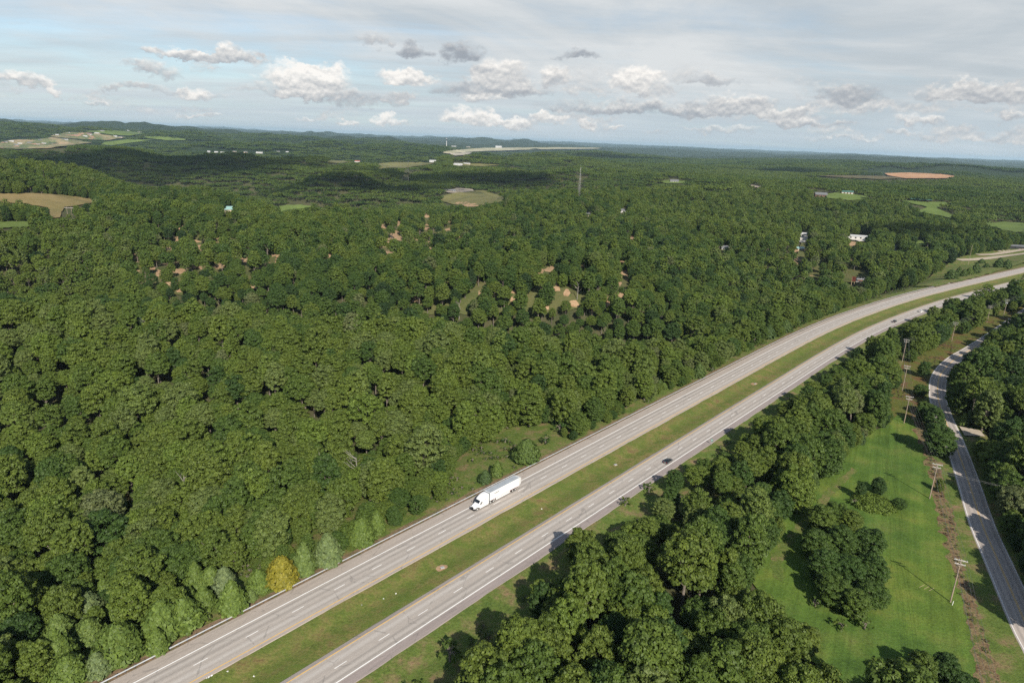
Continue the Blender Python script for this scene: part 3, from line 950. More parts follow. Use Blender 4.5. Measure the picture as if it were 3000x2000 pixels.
def leaf_mat(name, stops, trans=0.22):
    m = bpy.data.materials.new(name); m.use_nodes = True
    t = NT(m.node_tree); t.n.clear()
    o = t.node('ShaderNodeOutputMaterial')
    at_ = t.node('ShaderNodeAttribute', attribute_type='INSTANCER', attribute_name='tint')
    vr = t.node('ShaderNodeAttribute', attribute_type='GEOMETRY', attribute_name='leafv')
    base = t.ramp(at_.outputs['Fac'], stops)
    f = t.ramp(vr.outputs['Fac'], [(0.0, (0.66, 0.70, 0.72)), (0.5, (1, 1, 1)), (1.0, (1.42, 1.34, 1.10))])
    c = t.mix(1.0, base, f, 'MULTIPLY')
    p = t.node('ShaderNodeBsdfPrincipled')
    t.put(p.inputs['Base Color'], c)
    p.inputs['Roughness'].default_value = 0.55
    p.inputs['Specular IOR Level'].default_value = 0.22
    tr = t.node('ShaderNodeBsdfTranslucent')
    t.put(tr.inputs[0], t.mix(1.0, c, (1.15, 1.25, 0.6), 'MULTIPLY'))
    mx = t.node('ShaderNodeMixShader'); mx.inputs[0].default_value = trans
    t.l.new(p.outputs[0], mx.inputs[1]); t.l.new(tr.outputs[0], mx.inputs[2]); t.l.new(mx.outputs[0], o.inputs[0])
    return m


M['leaf'] = leaf_mat('broad_leaves', LEAF_STOPS)
M['needle'] = leaf_mat('cedar_sprays', CEDAR_STOPS, 0.12)
M['bark'] = simple('grey_bark', (0.16, 0.135, 0.11), 0.9, var=0.35, scale=1.5)


# ------------------------------------------------------------------ tree prototypes
def cards_mesh(name, cen, nor, up, sx, sy, leafv, mat):
    """n leaf sprays: bent quads (two triangles folded along the middle)"""
    n = len(cen)
    nor = nor / np.linalg.norm(nor, axis=1)[:, None]
    tx = np.cross(up, nor); tx /= np.maximum(np.linalg.norm(tx, axis=1), 1e-6)[:, None]
    ty = np.cross(nor, tx)
    a = tx * sx[:, None]; b = ty * sy[:, None]
    V = np.stack([cen - a, cen - b - nor * (sx * 0.25)[:, None], cen + a, cen + b - nor * (sx * 0.25)[:, None]], 1).reshape(-1, 3)
    me_ = bpy.data.meshes.new(name)
    me_.vertices.add(4 * n); me_.vertices.foreach_set('co', V.astype(np.float32).ravel())
    me_.loops.add(4 * n); me_.loops.foreach_set('vertex_index', np.arange(4 * n, dtype=np.int32))
    me_.polygons.add(n); me_.polygons.foreach_set('loop_start', (np.arange(n) * 4).astype(np.int32))
    me_.update(calc_edges=True)
    at_ = me_.attributes.new('leafv', 'FLOAT', 'FACE')
    at_.data.foreach_set('value', leafv.astype(np.float32))
    me_.materials.append(mat)
    return me_


def crown_oak(seed, R=4.4, Hc=8.8, half=4.2, clumps=132, leaves=165, size=0.205, low=-0.45):
    """broad crown: clumps of sprays over a domed volume; sits on z=0 ground"""
    g = np.random.default_rng(seed)
    C = []; rad = []
    lobes = g.normal(0, 1, (5, 3)); lobes /= np.linalg.norm(lobes, axis=1)[:, None]
    amp = g.uniform(-0.16, 0.26, 5)
    k = 0
    while len(C) < clumps and k < 4000:
        k += 1
        d = g.normal(0, 1, 3); d /= np.linalg.norm(d)
        if d[2] < low: continue
        s = 1 + sum(a * max(0, float(d @ l)) ** 2 for a, l in zip(amp, lobes))
        q = g.uniform(0.62, 1.0) if d[2] > -0.1 else g.uniform(0.7, 0.95)
        r_ = g.uniform(0.56, 1.08) * R / 4.4
        p = d * np.array([R, R, half]) * s * q * 0.86 + np.array([0, 0, Hc])
        if any(np.linalg.norm(p - c) < 0.62 * (r_ + r2) * 0.75 for c, r2 in zip(C, rad)): continue
        C.append(p); rad.append(r_)
    cen = []; nor = []; lv = []
    for c, r_ in zip(C, rad):
        n = int(leaves * (r_ / 1.2) ** 2)
        d = g.normal(0, 1, (n, 3)); d /= np.linalg.norm(d, axis=1)[:, None]
        d[:, 2] = np.where(d[:, 2] < -0.35, -d[:, 2] * 0.6, d[:, 2])
        q = g.uniform(0.68, 1.08, n)
        cen.append(c + d * q[:, None] * r_ * np.array([1.08, 1.08, 0.80]))
        nor.append(d + np.array([0, 0, 0.30]) + g.normal(0, 0.36, (n, 3)))
        lv.append(np.clip(g.normal(0.5, 0.20, n) + g.normal(0, 0.10), 0, 1))
    cen = np.vstack(cen); nor = np.vstack(nor); lv = np.concatenate(lv)
    n = len(cen)
    up = g.normal(0, 1, (n, 3))
    s_ = g.uniform(0.7, 1.35, n) * size
    return cen, nor, up, s_, s_ * g.uniform(0.6, 1.0, n), lv, np.array(C)


def crown_cedar(seed, R=2.6, Ht=8.0, sprays=3600, size=0.24, point=0.8):
    """juniper: dense pointed egg of upward sprays down to the ground"""
    g = np.random.default_rng(seed)
    n = sprays
    t = g.beta(1.15, 1.35, n)
    a = g.uniform(0, 2 * math.pi, n)
    prof = np.where(t < 0.28, 0.55 + 0.45 * (t / 0.28) ** 0.6, (np.maximum(0, 1 - (t - 0.28) / 0.72)) ** point)
    lump = 1 + 0.20 * np.sin(a * 3 + t * 9 + seed) * np.cos(a * 5 - t * 14) + 0.10 * np.sin(a * 9 + t * 23)
    q = g.uniform(0.80, 1.06, n)
    rr = R * prof * lump * q
    cen = np.stack([rr * np.cos(a), rr * np.sin(a), 0.15 + t * Ht + g.normal(0, 0.12, n)], -1)
    nor = np.stack([np.cos(a), np.sin(a), np.full(n, 0.45)], -1) + g.normal(0, 0.42, (n, 3))
    up = np.stack([np.cos(a) * .5, np.sin(a) * .5, np.full(n, 1.0)], -1) + g.normal(0, 0.3, (n, 3))
    s_ = g.uniform(0.7, 1.3, n) * size
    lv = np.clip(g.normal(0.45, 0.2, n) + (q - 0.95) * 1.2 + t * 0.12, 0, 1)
    return cen, nor, up, s_ * 0.75, s_ * 1.5, lv, None


def trunk_mesh(name, seed, Hc, R, clumps):
    g = np.random.default_rng(seed)
    b = MB()
    r0 = 0.26
    bend = g.normal(0, 0.25, 2)
    mid = (bend[0] * .5, bend[1] * .5, Hc * .42); top = (bend[0], bend[1], Hc * 0.80)
    b.tube((0, 0, -0.6), mid, r0 * 1.25, r0 * 0.9, 7); b.tube(mid, top, r0 * .9, r0 * .6, 7)
    idx = g.permutation(len(clumps))[:9]
    for i in idx:
        c = clumps[i]
        s = Vector(mid).lerp(Vector(top), float(g.uniform(0.2, 1)))
        m_ = s.lerp(Vector(c), 0.5) + Vector((0, 0, 0.5))
        b.tube(s, m_, r0 * .48, r0 * .3, 5); b.tube(m_, c, r0 * .3, r0 * .10, 5)
    bmesh.ops.recalc_face_normals(b.bm, faces=b.bm.faces[:])
    me_ = bpy.data.meshes.new(name); b.bm.to_mesh(me_); b.bm.free()
    me_.materials.append(M['bark'])
    return me_


def join_meshes(name, a, b):
    """crown + trunk in one mesh for the far wood"""
    bm = bmesh.new(); bm.from_mesh(a); na = len(bm.faces); bm.from_mesh(b)
    bm.faces.ensure_lookup_table()
    for i in range(na, len(bm.faces)): bm.faces[i].material_index = 1
    me_ = bpy.data.meshes.new(name); bm.to_mesh(me_); bm.free()
    at_ = me_.attributes.get('leafv')
    me_.materials.append(a.materials[0]); me_.materials.append(b.materials[0])
    return me_


OAKS = []      # (crown mesh, trunk mesh)
SPEC = [dict(R=4.5, Hc=9.0, half=5.0), dict(R=4.9, Hc=9.6, half=5.2), dict(R=4.0, Hc=9.0, half=5.6), dict(R=4.3, Hc=8.6, half=4.6, size=0.18, leaves=220),
        dict(R=3.7, Hc=9.6, half=6.0, size=0.23, leaves=180), dict(R=4.7, Hc=9.0, half=4.8, clumps=84, leaves=140), dict(R=4.2, Hc=9.4, half=5.3, clumps=145)]
for i, sp_ in enumerate(SPEC):
    d_ = crown_oak(100 + i, **sp_)
    OAKS.append((cards_mesh('oak_crown', *d_[:6], M['leaf']), trunk_mesh('oak_trunk', 200 + i, sp_['Hc'], sp_['R'], d_[6])))
BUSHY = []     # leafy to the ground, for the edges of the wood
BSPEC = [dict(R=4.3, Hc=6.4, half=6.1, clumps=180, low=-0.97), dict(R=4.6, Hc=6.0, half=5.8, clumps=188, low=-0.97), dict(R=3.9, Hc=6.8, half=6.5, clumps=175, low=-0.97), dict(R=4.4, Hc=5.6, half=5.4, clumps=175, low=-0.97)]
for i, sp_ in enumerate(BSPEC):
    d_ = crown_oak(150 + i, **sp_)
    BUSHY.append((cards_mesh('oak_crown', *d_[:6], M['leaf']), trunk_mesh('oak_trunk', 250 + i, sp_['Hc'] * 1.2, sp_['R'], d_[6])))
CEDARS = []
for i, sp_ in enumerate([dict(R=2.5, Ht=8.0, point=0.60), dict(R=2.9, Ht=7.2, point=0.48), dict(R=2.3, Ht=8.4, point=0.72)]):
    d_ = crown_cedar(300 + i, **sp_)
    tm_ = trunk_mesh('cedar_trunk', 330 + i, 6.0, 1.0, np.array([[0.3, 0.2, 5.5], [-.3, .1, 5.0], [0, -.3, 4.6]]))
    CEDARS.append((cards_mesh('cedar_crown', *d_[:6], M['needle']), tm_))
SHRUBS = []
for i in range(3):
    d_ = crown_oak(400 + i, R=2.1, Hc=1.3, half=1.7, clumps=17, leaves=80, size=0.26)
    tm_ = trunk_mesh('shrub_stem', 430 + i, 1.6, 1.0, d_[6] * 0.8)
    SHRUBS.append((cards_mesh('shrub_crown', *d_[:6], M['leaf']), tm_))

d_ = crown_oak(470, R=6.2, Hc=0.5, half=1.7, clumps=120, leaves=95, size=0.22, low=-0.2)
BRAMBLE = (cards_mesh('bramble_crown', *d_[:6], M['leaf']), trunk_mesh('bramble_stem', 471, 1.0, 1.0, d_[6] * 0.7))
# simplified trees for the distance
protos = bpy.data.collections.new('wood_sources')      # not linked to the scene: only the wood's nodes read it
PROTO_N = [0]


def add_proto(me_):
    o = bpy.data.objects.new('wood_source_%02d' % PROTO_N[0], me_)
    protos.objects.link(o)
    PROTO_N[0] += 1
    return PROTO_N[0] - 1


P_OAK = [add_proto(join_meshes('oak', c, t_)) for c, t_ in OAKS]
P_BSH = [add_proto(join_meshes('bushy_oak', c, t_)) for c, t_ in BUSHY]
P_CED = [add_proto(join_meshes('cedar', c, t_)) for c, t_ in CEDARS]
P_SHR = [add_proto(join_meshes('shrub', c, t_)) for c, t_ in SHRUBS]
P_MID = []
for i, sp_ in enumerate(SPEC[:6]):
    d_ = crown_oak(500 + i, **{**sp_, 'clumps': 64 if i == 5 else 108, 'leaves': 42, 'size': 0.36})
    c_ = cards_mesh('mid_crown', *d_[:6], M['leaf'])
    P_MID.append(add_proto(join_meshes('mid_tree', c_, trunk_mesh('mid_trunk', 540 + i, sp_['Hc'], sp_['R'], d_[6]))))
P_FAR = []
for i in range(5):                       # a stand of about fourteen crowns, 34 m across
    g_ = np.random.default_rng(600 + i)
    acc = []
    for k in range(15):
        R_ = g_.uniform(3.4, 5.0)
        d_ = crown_oak(700 + i * 40 + k, R=R_, Hc=g_.uniform(7.6, 10.0), half=3.6, clumps=16, leaves=13, size=1.05)
        a_ = 2 * math.pi * (k * 0.381966); rr_ = 17.5 * math.sqrt((k + .5) / 15)
        off = np.array([rr_ * math.cos(a_), rr_ * math.sin(a_), 0])
        acc.append([d_[0] + off, d_[1], d_[2], d_[3], d_[4], np.clip(d_[5] + g_.normal(0, 0.18), 0, 1)])
    cat_ = [np.concatenate([q[j] for q in acc]) for j in range(6)]
    P_FAR.append(add_proto(cards_mesh('far_stand', *cat_, M['leaf'])))

# ------------------------------------------------------------------ where trees may not stand (what must stay visible, 2352 wide)
POLY_ROAD = [(-200, 1900), (-100, 1700), (150, 1568), (300, 1520), (375, 1485), (560, 1395), (600, 1345), (780, 1265), (880, 1225), (955, 1185), (1020, 1150), (1035, 1075), (1150, 1005), (1245, 972), (1285, 985),
             (1300, 1019), (1400, 968), (1500, 913), (1640, 852), (1720, 807), (1790, 772), (1905, 721), (2020, 677), (2100, 656), (2200, 616), (2352, 585), (2420, 575),
             (2420, 630), (2352, 640), (2225, 675), (2150, 705), (2085, 738), (2010, 775), (1940, 808), (1880, 850), (1800, 905), (1760, 940), (1700, 985), (1660, 1015), (1610, 1045), (1545, 1095), (1490, 1130), (1440, 1160),
             (1400, 1195), (1325, 1238), (1225, 1300), (1150, 1360), (1095, 1400), (1050, 1450), (1000, 1568), (930, 1900)]
POLY_ROW = [(2052, 985), (2050, 900), (2075, 860), (2100, 822), (2200, 772), (2275, 742), (2352, 700), (2352, 712), (2290, 752), (2235, 792), (2190, 832), (2172, 868), (2188, 885), (2180, 900), (2150, 905), (2120, 900), (2105, 960)]
POLY_SIDE = [(2230, 1060), (2285, 1230), (2330, 1400), (2352, 1470), (2400, 1568), (2480, 1800), (2330, 1800), (2250, 1568), (2225, 1400), (2195, 1240), (2180, 1100), (2195, 1040), (2205, 1000), (2200, 978), (2245, 988), (2260, 1003), (2215, 1006)]
CLEAR = [POLY_ROAD, POLY_MEADOW, POLY_ROW, POLY_SIDE, [(2140, 885), (2172, 832), (2240, 785), (2255, 782), (2190, 838), (2176, 870), (2188, 882), (2180, 935), (2150, 925)]]
CLEAR += [f[1] for f in FIELDS if f[0] != 'clearing' or len(f[1]) < 5]
CLEAR = [np.array(c, float) * S for c in CLEAR]
SPARSE_P = [np.array(c, float) * S for c in SPARSE + [FIELDS[-1][1], FIELDS[-2][1]]]
for (bx_, by_), (tx_, ty_) in (((2723, 1460), (2750, 1360)), ((2648, 1240), (2666, 1166)), ((2643, 1144), (2657, 1070)), ((2643, 1059), (2656, 994)), ((2788, 999), (2797, 948)), ((2891, 945), (2900, 904)), ((2940, 925), (2949, 886))):
    CLEAR.append(np.array([(bx_ - 7, by_), (tx_ - 15, ty_ - 6), (tx_ + 15, ty_ - 6), (bx_ + 9, by_)], float))
# the grassy bay above the truck
BAY = np.array([(1330, 1378), (1335, 1340), (1420, 1300), (1500, 1258), (1590, 1242), (1640, 1250), (1625, 1300), (1560, 1365), (1450, 1430), (1345, 1480)], float)
CLEAR.append(BAY)
# small openings with bare earth
SPOTS = [(472, 695), (515, 704), (502, 734), (574, 712), (638, 695), (591, 730), (447, 785), (489, 772), (402, 763), (646, 782), (718, 759), (803, 768), (740, 674), (952, 742), (965, 755), (589, 784),
         (1021, 714), (1128, 725), (1161, 685), (1315, 676), (1251, 672), (1616, 774), (1650, 761), (1612, 793), (1714, 776), (1821, 770), (399, 791), (447, 816), (644, 778), (720, 765), (797, 771), (1122, 727),
         (1154, 695), (1218, 880), (1275, 861), (1511, 855), (1588, 797), (1505, 880), (1620, 790), (1696, 784), (1709, 771), (1817, 765), (1887, 841), (1824, 867), (1773, 829), (2091, 797), (2340, 765), (2334, 733), (2480, 771),
         (530, 665), (560, 668), (1850, 700), (1700, 840), (1660, 825), (1560, 835)]
g_ = np.random.default_rng(55)
for x0_, y0_, x1_, y1_ in ((605, 437, 655, 449), (680, 438, 700, 448), (712, 438, 728, 448), (742, 440, 778, 450), (806, 439, 824, 447), (834, 439, 850, 447), (652, 606, 692, 621), (1712, 623, 1726, 632),
                           (1812, 612, 1838, 622), (2110, 722, 2136, 732), (2610, 720, 2638, 733), (2325, 722, 2356, 734), (2486, 688, 2540, 701), (2342, 681, 2372, 692), (2380, 558, 2430, 576), (1957, 521, 1994, 534),
                           (1035, 465, 1060, 476), (1256, 466, 1282, 476), (1325, 475, 1384, 485), (1190, 474, 1202, 532), (1690, 500, 1703, 574), (2482, 796, 2534, 838), (200, 598, 214, 638)):
    CLEAR.append(np.array([(x0_, y0_), (x1_, y0_), (x1_, y1_), (x0_, y1_)], float))
for nq_, q_ in zip((24, 20, 24, 7), SPARSE_P[:4]):
    lo_, hi_ = q_.min(0), q_.max(0)
    c_ = g_.uniform(lo_, hi_, (60, 2))
    SPOTS += [tuple(v) for v in c_[inside(c_, q_)][:nq_]]
SPOT_POLY = []
for (sx_, sy_) in SPOTS:
    w_ = g_.uniform(5.5, 14); h_ = g_.uniform(4, 7.5)
    a_ = np.linspace(0, 2 * math.pi, 11)[:-1]
    k_ = g_.uniform(.7, 1.2, 10)
    SPOT_POLY.append(np.stack([sx_ + g_.uniform(-4, 4) + np.cos(a_) * w_ * k_, sy_ + np.sin(a_) * h_ * k_], -1))
CLEAR += SPOT_POLY


def blocked(x, y, z, h, r):
    """does a tree of height h and crown radius r stand in front of ground that must show?"""
    bad = np.zeros(len(x), bool)
    dist = np.hypot(x, y)
    ex, ey = -y / np.maximum(dist, 1), x / np.maximum(dist, 1)
    pts = []
    for f, s in ((0.02, 0), (0.3, 0), (0.6, 0), (0.92, 0), (0.6, 0.55), (0.6, -0.55), (0.85, .35), (0.85, -.35)):
        pts.append(np.stack(project(x + ex * -s * r, y + ey * -s * r, z + h * f), -1))
    for c in CLEAR:
        x0, y0 = c.min(0); x1, y1 = c.max(0)
        for p in pts:
            m = (~bad) & (p[:, 0] > x0) & (p[:, 0] < x1) & (p[:, 1] > y0) & (p[:, 1] < y1)
            if m.any():
                k = np.nonzero(m)[0]
                bad[k[inside(p[k], c)]] = True
    return bad


def thin(x, y, z, rnd, keep):
    px, py = project(x, y, z + 7)
    p = np.stack([px, py], -1)
    drop = np.zeros(len(x), bool)
    for c in SPARSE_P:
        m = inside(p, c)
        drop |= m & (rnd > keep)
    return drop


def scatter(r0, r1, sp_, seed, half_deg=47):
    g = np.random.default_rng(seed)
    Y, X = np.meshgrid(np.arange(-r1, r1, sp_ * 0.87), np.arange(-r1, r1, sp_))
    X = X + (np.arange(Y.shape[1]) % 2)[None] * sp_ * .5
    X = (X + g.uniform(-.42, .42, X.shape) * sp_).ravel(); Y = (Y + g.uniform(-.42, .42, Y.shape) * sp_).ravel()
    r = np.hypot(X, Y)
    a = np.abs(np.degrees(np.arctan2(X, Y)))
    m = (r >= r0) & (r < r1) & (a < half_deg)
    return X[m], Y[m]


TX, TY, TK, TS, TH, TT, TR = [], [], [], [], [], [], []
# near wood, single trees out to 1150 m
for (r0_, r1_, sp_, pl_) in ((70, 640, 8.0, P_OAK), (640, 1600, 8.4, P_MID)):
    x_, y_ = scatter(r0_, r1_, sp_, int(r1_))
    g_ = np.random.default_rng(int(r1_) + 1)
    n_ = len(x_)
    patchy = fbm(x_, y_, 55, 90, 3)
    s_ = np.clip(g_.normal(1.06, 0.22, n_) + 0.15 * patchy, 0.5, 1.6)
    hz = np.clip(s_ * g_.uniform(0.85, 1.28, n_), .55, 1.6)
    z_ = height(x_, y_)
    bad = blocked(x_, y_, z_, 13.2 * hz, 4.4 * s_)
    bad |= thin(x_, y_, z_, g_.random(n_), 0.88)
    bad |= g_.random(n_) < 0.015
    far_strip = (np.hypot(x_, y_) > 400) & (offset_from(HW, HW_N, x_, y_) < -28) & (np.hypot(x_, y_) < 900)
    hz = np.where(far_strip, np.maximum(hz, 1.05), hz)
    sh_ = offset_from(HW, HW_N, x_, y_); ss_ = offset_from(SIDE, SIDE_N, x_, y_)
    bad |= ((sh_ < 12.5) & (sh_ > -33)) | (np.abs(ss_) < 6.0)
    ok = ~bad
    # nothing is gained behind the ridge line far outside the frame
    px_, py_ = project(x_, y_, z_ + 8)
    ok &= (px_ > -500) & (px_ < 3500) & (py_ < 2500)
    ridge_shading = 0.06 + 0.06 * sstep(430, 330, y_) * (x_ < 140) - 0.05 * sstep(400, 470, y_) * sstep(900, 700, y_) * (x_ < 200)  # sunlit near ridge and shaded slope behind it, painted into the leaf tint
    tint = np.clip(0.50 + ridge_shading + 0.26 * fbm(x_, y_, 130, 77, 3) + 0.10 * patchy + g_.normal(0, 0.20, n_), 0.0, 0.90)
    odd = g_.random(n_)
    tint = np.where(odd < 0.010, 0.94, tint)
    kk = np.array(pl_)[g_.integers(0, len(pl_), n_)]
    if r0_ < 100:
        # open ground just in front of a tree: its leaves reach the ground there
        rr_ = np.hypot(x_, y_)
        ed = np.zeros(n_, bool)
        for q_, s__ in ((9, 0), (7, 6), (7, -6)):
            gx_, gy_ = x_ - x_ / rr_ * q_ + y_ / rr_ * s__, y_ - y_ / rr_ * q_ - x_ / rr_ * s__
            ed |= blocked(gx_, gy_, z_, 8.0, 2.0)
        sw_ = offset_from(HW, HW_N, x_, y_)
        ed |= (sw_ > 0) & (sw_ < 62) & (rr_ < 520)
        ed |= (sw_ < 0) & (sw_ > -140) & (g_.random(n_) < .6)
        kk = np.where(ed, np.array(P_BSH)[g_.integers(0, 4, n_)], kk)
    else:
        rr_ = np.hypot(x_, y_)
        ed = blocked(x_ - x_ / rr_ * 14, y_ - y_ / rr_ * 14, z_, 8.0, 3.0) | blocked(x_ - x_ / rr_ * 26, y_ - y_ / rr_ * 26, z_, 6.0, 3.0)
        ed &= ~thin(x_, y_, z_, np.ones(n_), .5)
        kk = np.where(ed, np.array(P_BSH)[g_.integers(0, 4, n_)], kk)
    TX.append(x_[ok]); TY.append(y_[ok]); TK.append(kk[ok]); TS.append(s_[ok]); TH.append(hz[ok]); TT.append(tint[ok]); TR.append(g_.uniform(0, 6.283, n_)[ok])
# young growth filling the edges of the wood
from mathutils.kdtree import KDTree
ax_, ay_ = np.concatenate(TX), np.concatenate(TY)
mm_ = np.hypot(ax_, ay_) < 760
ax_, ay_ = ax_[mm_], ay_[mm_]
kd_ = KDTree(len(ax_))
for i_, (u_, v_) in enumerate(zip(ax_, ay_)): kd_.insert((u_, v_, 0), i_)
kd_.balance()
x_, y_ = scatter(80, 720, 3.4, 99, 44)
n_ = len(x_); g_ = np.random.default_rng(98)
z_ = height(x_, y_)
s_ = g_.uniform(.40, .85, n_); hz = s_ * g_.uniform(.8, 1.15, n_)
bad = blocked(x_, y_, z_, 12.2 * hz, 4.3 * s_)
sh_ = offset_from(HW, HW_N, x_, y_); ss_ = offset_from(SIDE, SIDE_N, x_, y_)
bad |= ((sh_ < 11.5) & (sh_ > -33)) | (np.abs(ss_) < 6.0)
bad |= thin(x_, y_, z_, g_.random(n_), 0.12)
rr_ = np.hypot(x_, y_)
ed = np.zeros(n_, bool)
for q_ in (6, 14, 24):
    ed |= blocked(x_ - x_ / rr_ * q_, y_ - y_ / rr_ * q_, z_, 2.0, 1.0)
sw_ = offset_from(HW, HW_N, x_, y_)
ed |= (sw_ > 11) & (sw_ < 70) & (rr_ < 360)
px_, py_ = project(x_, y_, z_ + 4)
ok = (~bad) & ed & (px_ > -200) & (px_ < 3200) & (py_ < 2300)
for i_ in np.nonzero(ok)[0]:
    if kd_.find((x_[i_], y_[i_], 0))[2] < 3.2 + 2.0 * s_[i_]: ok[i_] = False
ced_ = g_.random(n_) < 0.16
TX.append(x_[ok]); TY.append(y_[ok]); TK.append(np.where(ced_, np.array(P_CED)[g_.integers(0, 3, n_)], np.array(P_BSH)[g_.integers(0, 4, n_)])[ok])
TS.append(s_[ok]); TH.append(hz[ok]); TT.append(np.clip(np.where(ced_, g_.uniform(.05, .5, n_), g_.normal(.5, .2, n_)), .03, .9)[ok]); TR.append(g_.uniform(0, 6.283, n_)[ok])
x_, y_ = scatter(1600, 4700, 29.0, 5, 44)
g_ = np.random.default_rng(9)
n_ = len(x_); z_ = height(x_, y_)
px_, py_ = project(x_, y_, z_ + 8)
bad = blocked(x_, y_, z_, 12.0, 13.0)
s_ = g_.uniform(0.85, 1.15, n_)
ok = ~bad & (px_ > -300) & (px_ < 3300)
tint = np.clip(0.58 + 0.30 * fbm(x_, y_, 420, 78, 3) + g_.normal(0, 0.10, n_), 0.02, 0.85)
TX.append(x_[ok]); TY.append(y_[ok]); TK.append(np.array(P_FAR)[g_.integers(0, 5, n_)][ok]); TS.append(s_[ok]); TH.append(s_[ok]); TT.append(tint[ok]); TR.append(g_.uniform(0, 6.283, n_)[ok])
x_, y_ = scatter(4700, 8200, 44.0, 6, 42)
g_ = np.random.default_rng(10)
n_ = len(x_); z_ = height(x_, y_)
px_, py_ = project(x_, y_, z_ + 8)
s_ = g_.uniform(1.25, 1.7, n_)
open_ = fbm(x_, y_, 1100, 64, 4) > .34
ok = ~blocked(x_, y_, z_, 12.0, 20.0) & ~open_ & (px_ > -200) & (px_ < 3200)
tint = np.clip(0.45 + 0.30 * fbm(x_, y_, 900, 79, 3) + g_.normal(0, 0.10, n_), 0.0, 0.8)
TX.append(x_[ok]); TY.append(y_[ok]); TK.append(np.array(P_FAR)[g_.integers(0, 5, n_)][ok]); TS.append(s_[ok]); TH.append(s_[ok] * .85); TT.append(tint[ok]); TR.append(g_.uniform(0, 6.283, n_)[ok])
TX, TY, TK, TS, TH, TT, TR = [np.concatenate(q) for q in (TX, TY, TK, TS, TH, TT, TR)]
TZ = height(TX, TY)

for i_, q_ in enumerate(SPOT_POLY):
    c_ = q_.mean(0)
    patch('bare_patch', c_ + (q_ - c_) * np.array([1.25, 1.6]), M['soil'], 'bare tan earth showing in a small opening of the wood', lift=0.3, step=6, k=1.0, seed=i_)

# ------------------------------------------------------------------ single trees
def plant(name, cat, proto, pos, sxy, sz, rz, tint, label, group=None, parts=('crown', 'trunk')):
    t = empty(name, pos, rz, (sxy, sxy, sz))
    for nm, me_ in zip(parts, proto):
        o = bpy.data.objects.new(nm, me_)
        o['tint'] = float(tint)
        o.parent = t
        COL.objects.link(o)
    return tag(t, label, cat, group)


def foot(px, py):
    p = at([px], [py])[0]
    return (float(p[0]), float(p[1]), float(p[2]))


TAKEN = []      # (x, y, r) of the trees placed by hand
NTREE = [0]


def hand(kind, px, py, w, h, tint, label, group=None, rz=None, which=None):
    p = foot(px, py)
    NTREE[0] += 1
    i = NTREE[0] if which is None else which
    if kind == 'cedar':
        pr = CEDARS[i % 3]; R0, H0 = (2.6, 8.0); nm, ct = 'cedar_tree', 'cedar'
    elif kind == 'shrub':
        pr = SHRUBS[i % 3]; R0, H0 = (2.3, 2.9); nm, ct = 'shrub', 'shrub'
    else:
        pr = BUSHY[i % 4]; R0, H0 = (4.3, 12.3); nm, ct = 'oak_tree', 'tree'
    TAKEN.append((p[0], p[1], w * 0.5))
    return plant(nm, ct, pr, (p[0], p[1], p[2] - 0.1), w * 0.5 / R0, h / H0, (i * 2.399) if rz is None else rz, tint, label, group,
                 ('crown', 'stem') if kind == 'shrub' else ('crown', 'trunk'))


G_CED = 'cedars along the guardrail bank'
# the bank in the lower left, from the bottom corner upwards
hand('cedar', 205, 1998, 7.0, 7.5, 0.46, 'olive green cedar at the bottom edge, leftmost of the guardrail cedars', G_CED)
hand('cedar', 178, 1950, 8.2, 9.0, 0.44, 'broad olive green cedar just above the bottom left cedar', G_CED)
hand('cedar', 290, 1975, 5.6, 5.5, 0.70, 'small silvery cedar nearest the bottom edge beside the guardrail', G_CED)
hand('cedar', 353, 1926, 9.0, 9.5, 0.41, 'large green cedar left of the small round cedar', G_CED)
hand('cedar', 464, 1908, 5.6, 6.0, 0.50, 'small round bright green cedar touching the guardrail bank', G_CED)
hand('cedar', 480, 1862, 9.6, 9.5, 0.45, 'very broad pale green cedar behind the small round cedar', G_CED)
hand('cedar', 540, 1836, 8.0, 8.5, 0.54, 'broad green cedar, right half of the wide pair', G_CED)
hand('cedar', 683, 1792, 7.4, 8.5, 0.55, 'pointed light green cedar standing alone on the guardrail grass', G_CED)
hand('cedar', 735, 1757, 3.4, 3.0, 0.62, 'low pale grey green cedar right of the pointed light green one', G_CED)
hand('cedar', 826, 1713, 7.2, 9.0, 0.88, 'yellow gold cedar among green ones above the guardrail', G_CED)
hand('cedar', 893, 1680, 6.6, 9.0, 0.60, 'grey green cedar just right of the yellow gold cedar', G_CED)
hand('cedar', 962, 1652, 7.4, 9.5, 0.68, 'silvery tall cedar second to the right of the yellow gold cedar', G_CED)
hand('cedar', 1060, 1592, 7.0, 9.0, 0.41, 'tall green cedar above the guardrail, lower left of the truck', G_CED)
hand('cedar', 1105, 1560, 5.5, 7.0, 0.48, 'olive cedar between the guardrail and the wood, nearest below the truck', G_CED)
hand('cedar', 661, 1735, 6.0, 7.5, 0.74, 'silver grey cedar left of the yellow gold cedar', G_CED)
hand('cedar', 620, 1722, 5.0, 7.0, 0.56, 'yellow green narrow cedar left of the silver grey cedar', G_CED)
hand('cedar', 576, 1728, 6.0, 8.0, 0.45, 'green cedar second left of the silver grey cedar', G_CED)
hand('cedar', 375, 1760, 6.6, 7.5, 0.76, 'silver white cedar far behind the wide pair', G_CED)
hand('cedar', 259, 1812, 7.2, 8.0, 0.72, 'silver white cedar at the far left of the bank', G_CED)
hand('cedar', 310, 1765, 6.0, 7.0, 0.49, 'yellow green cedar between the two silver white cedars', G_CED)
hand('cedar', 180, 1880, 7.0, 7.5, 0.58, 'mid green cedar low in the left corner below the silver white one', G_CED)
hand('cedar', 265, 1880, 6.0, 7.0, 0.58, 'pale green cedar low beside the broad olive green cedar', G_CED)
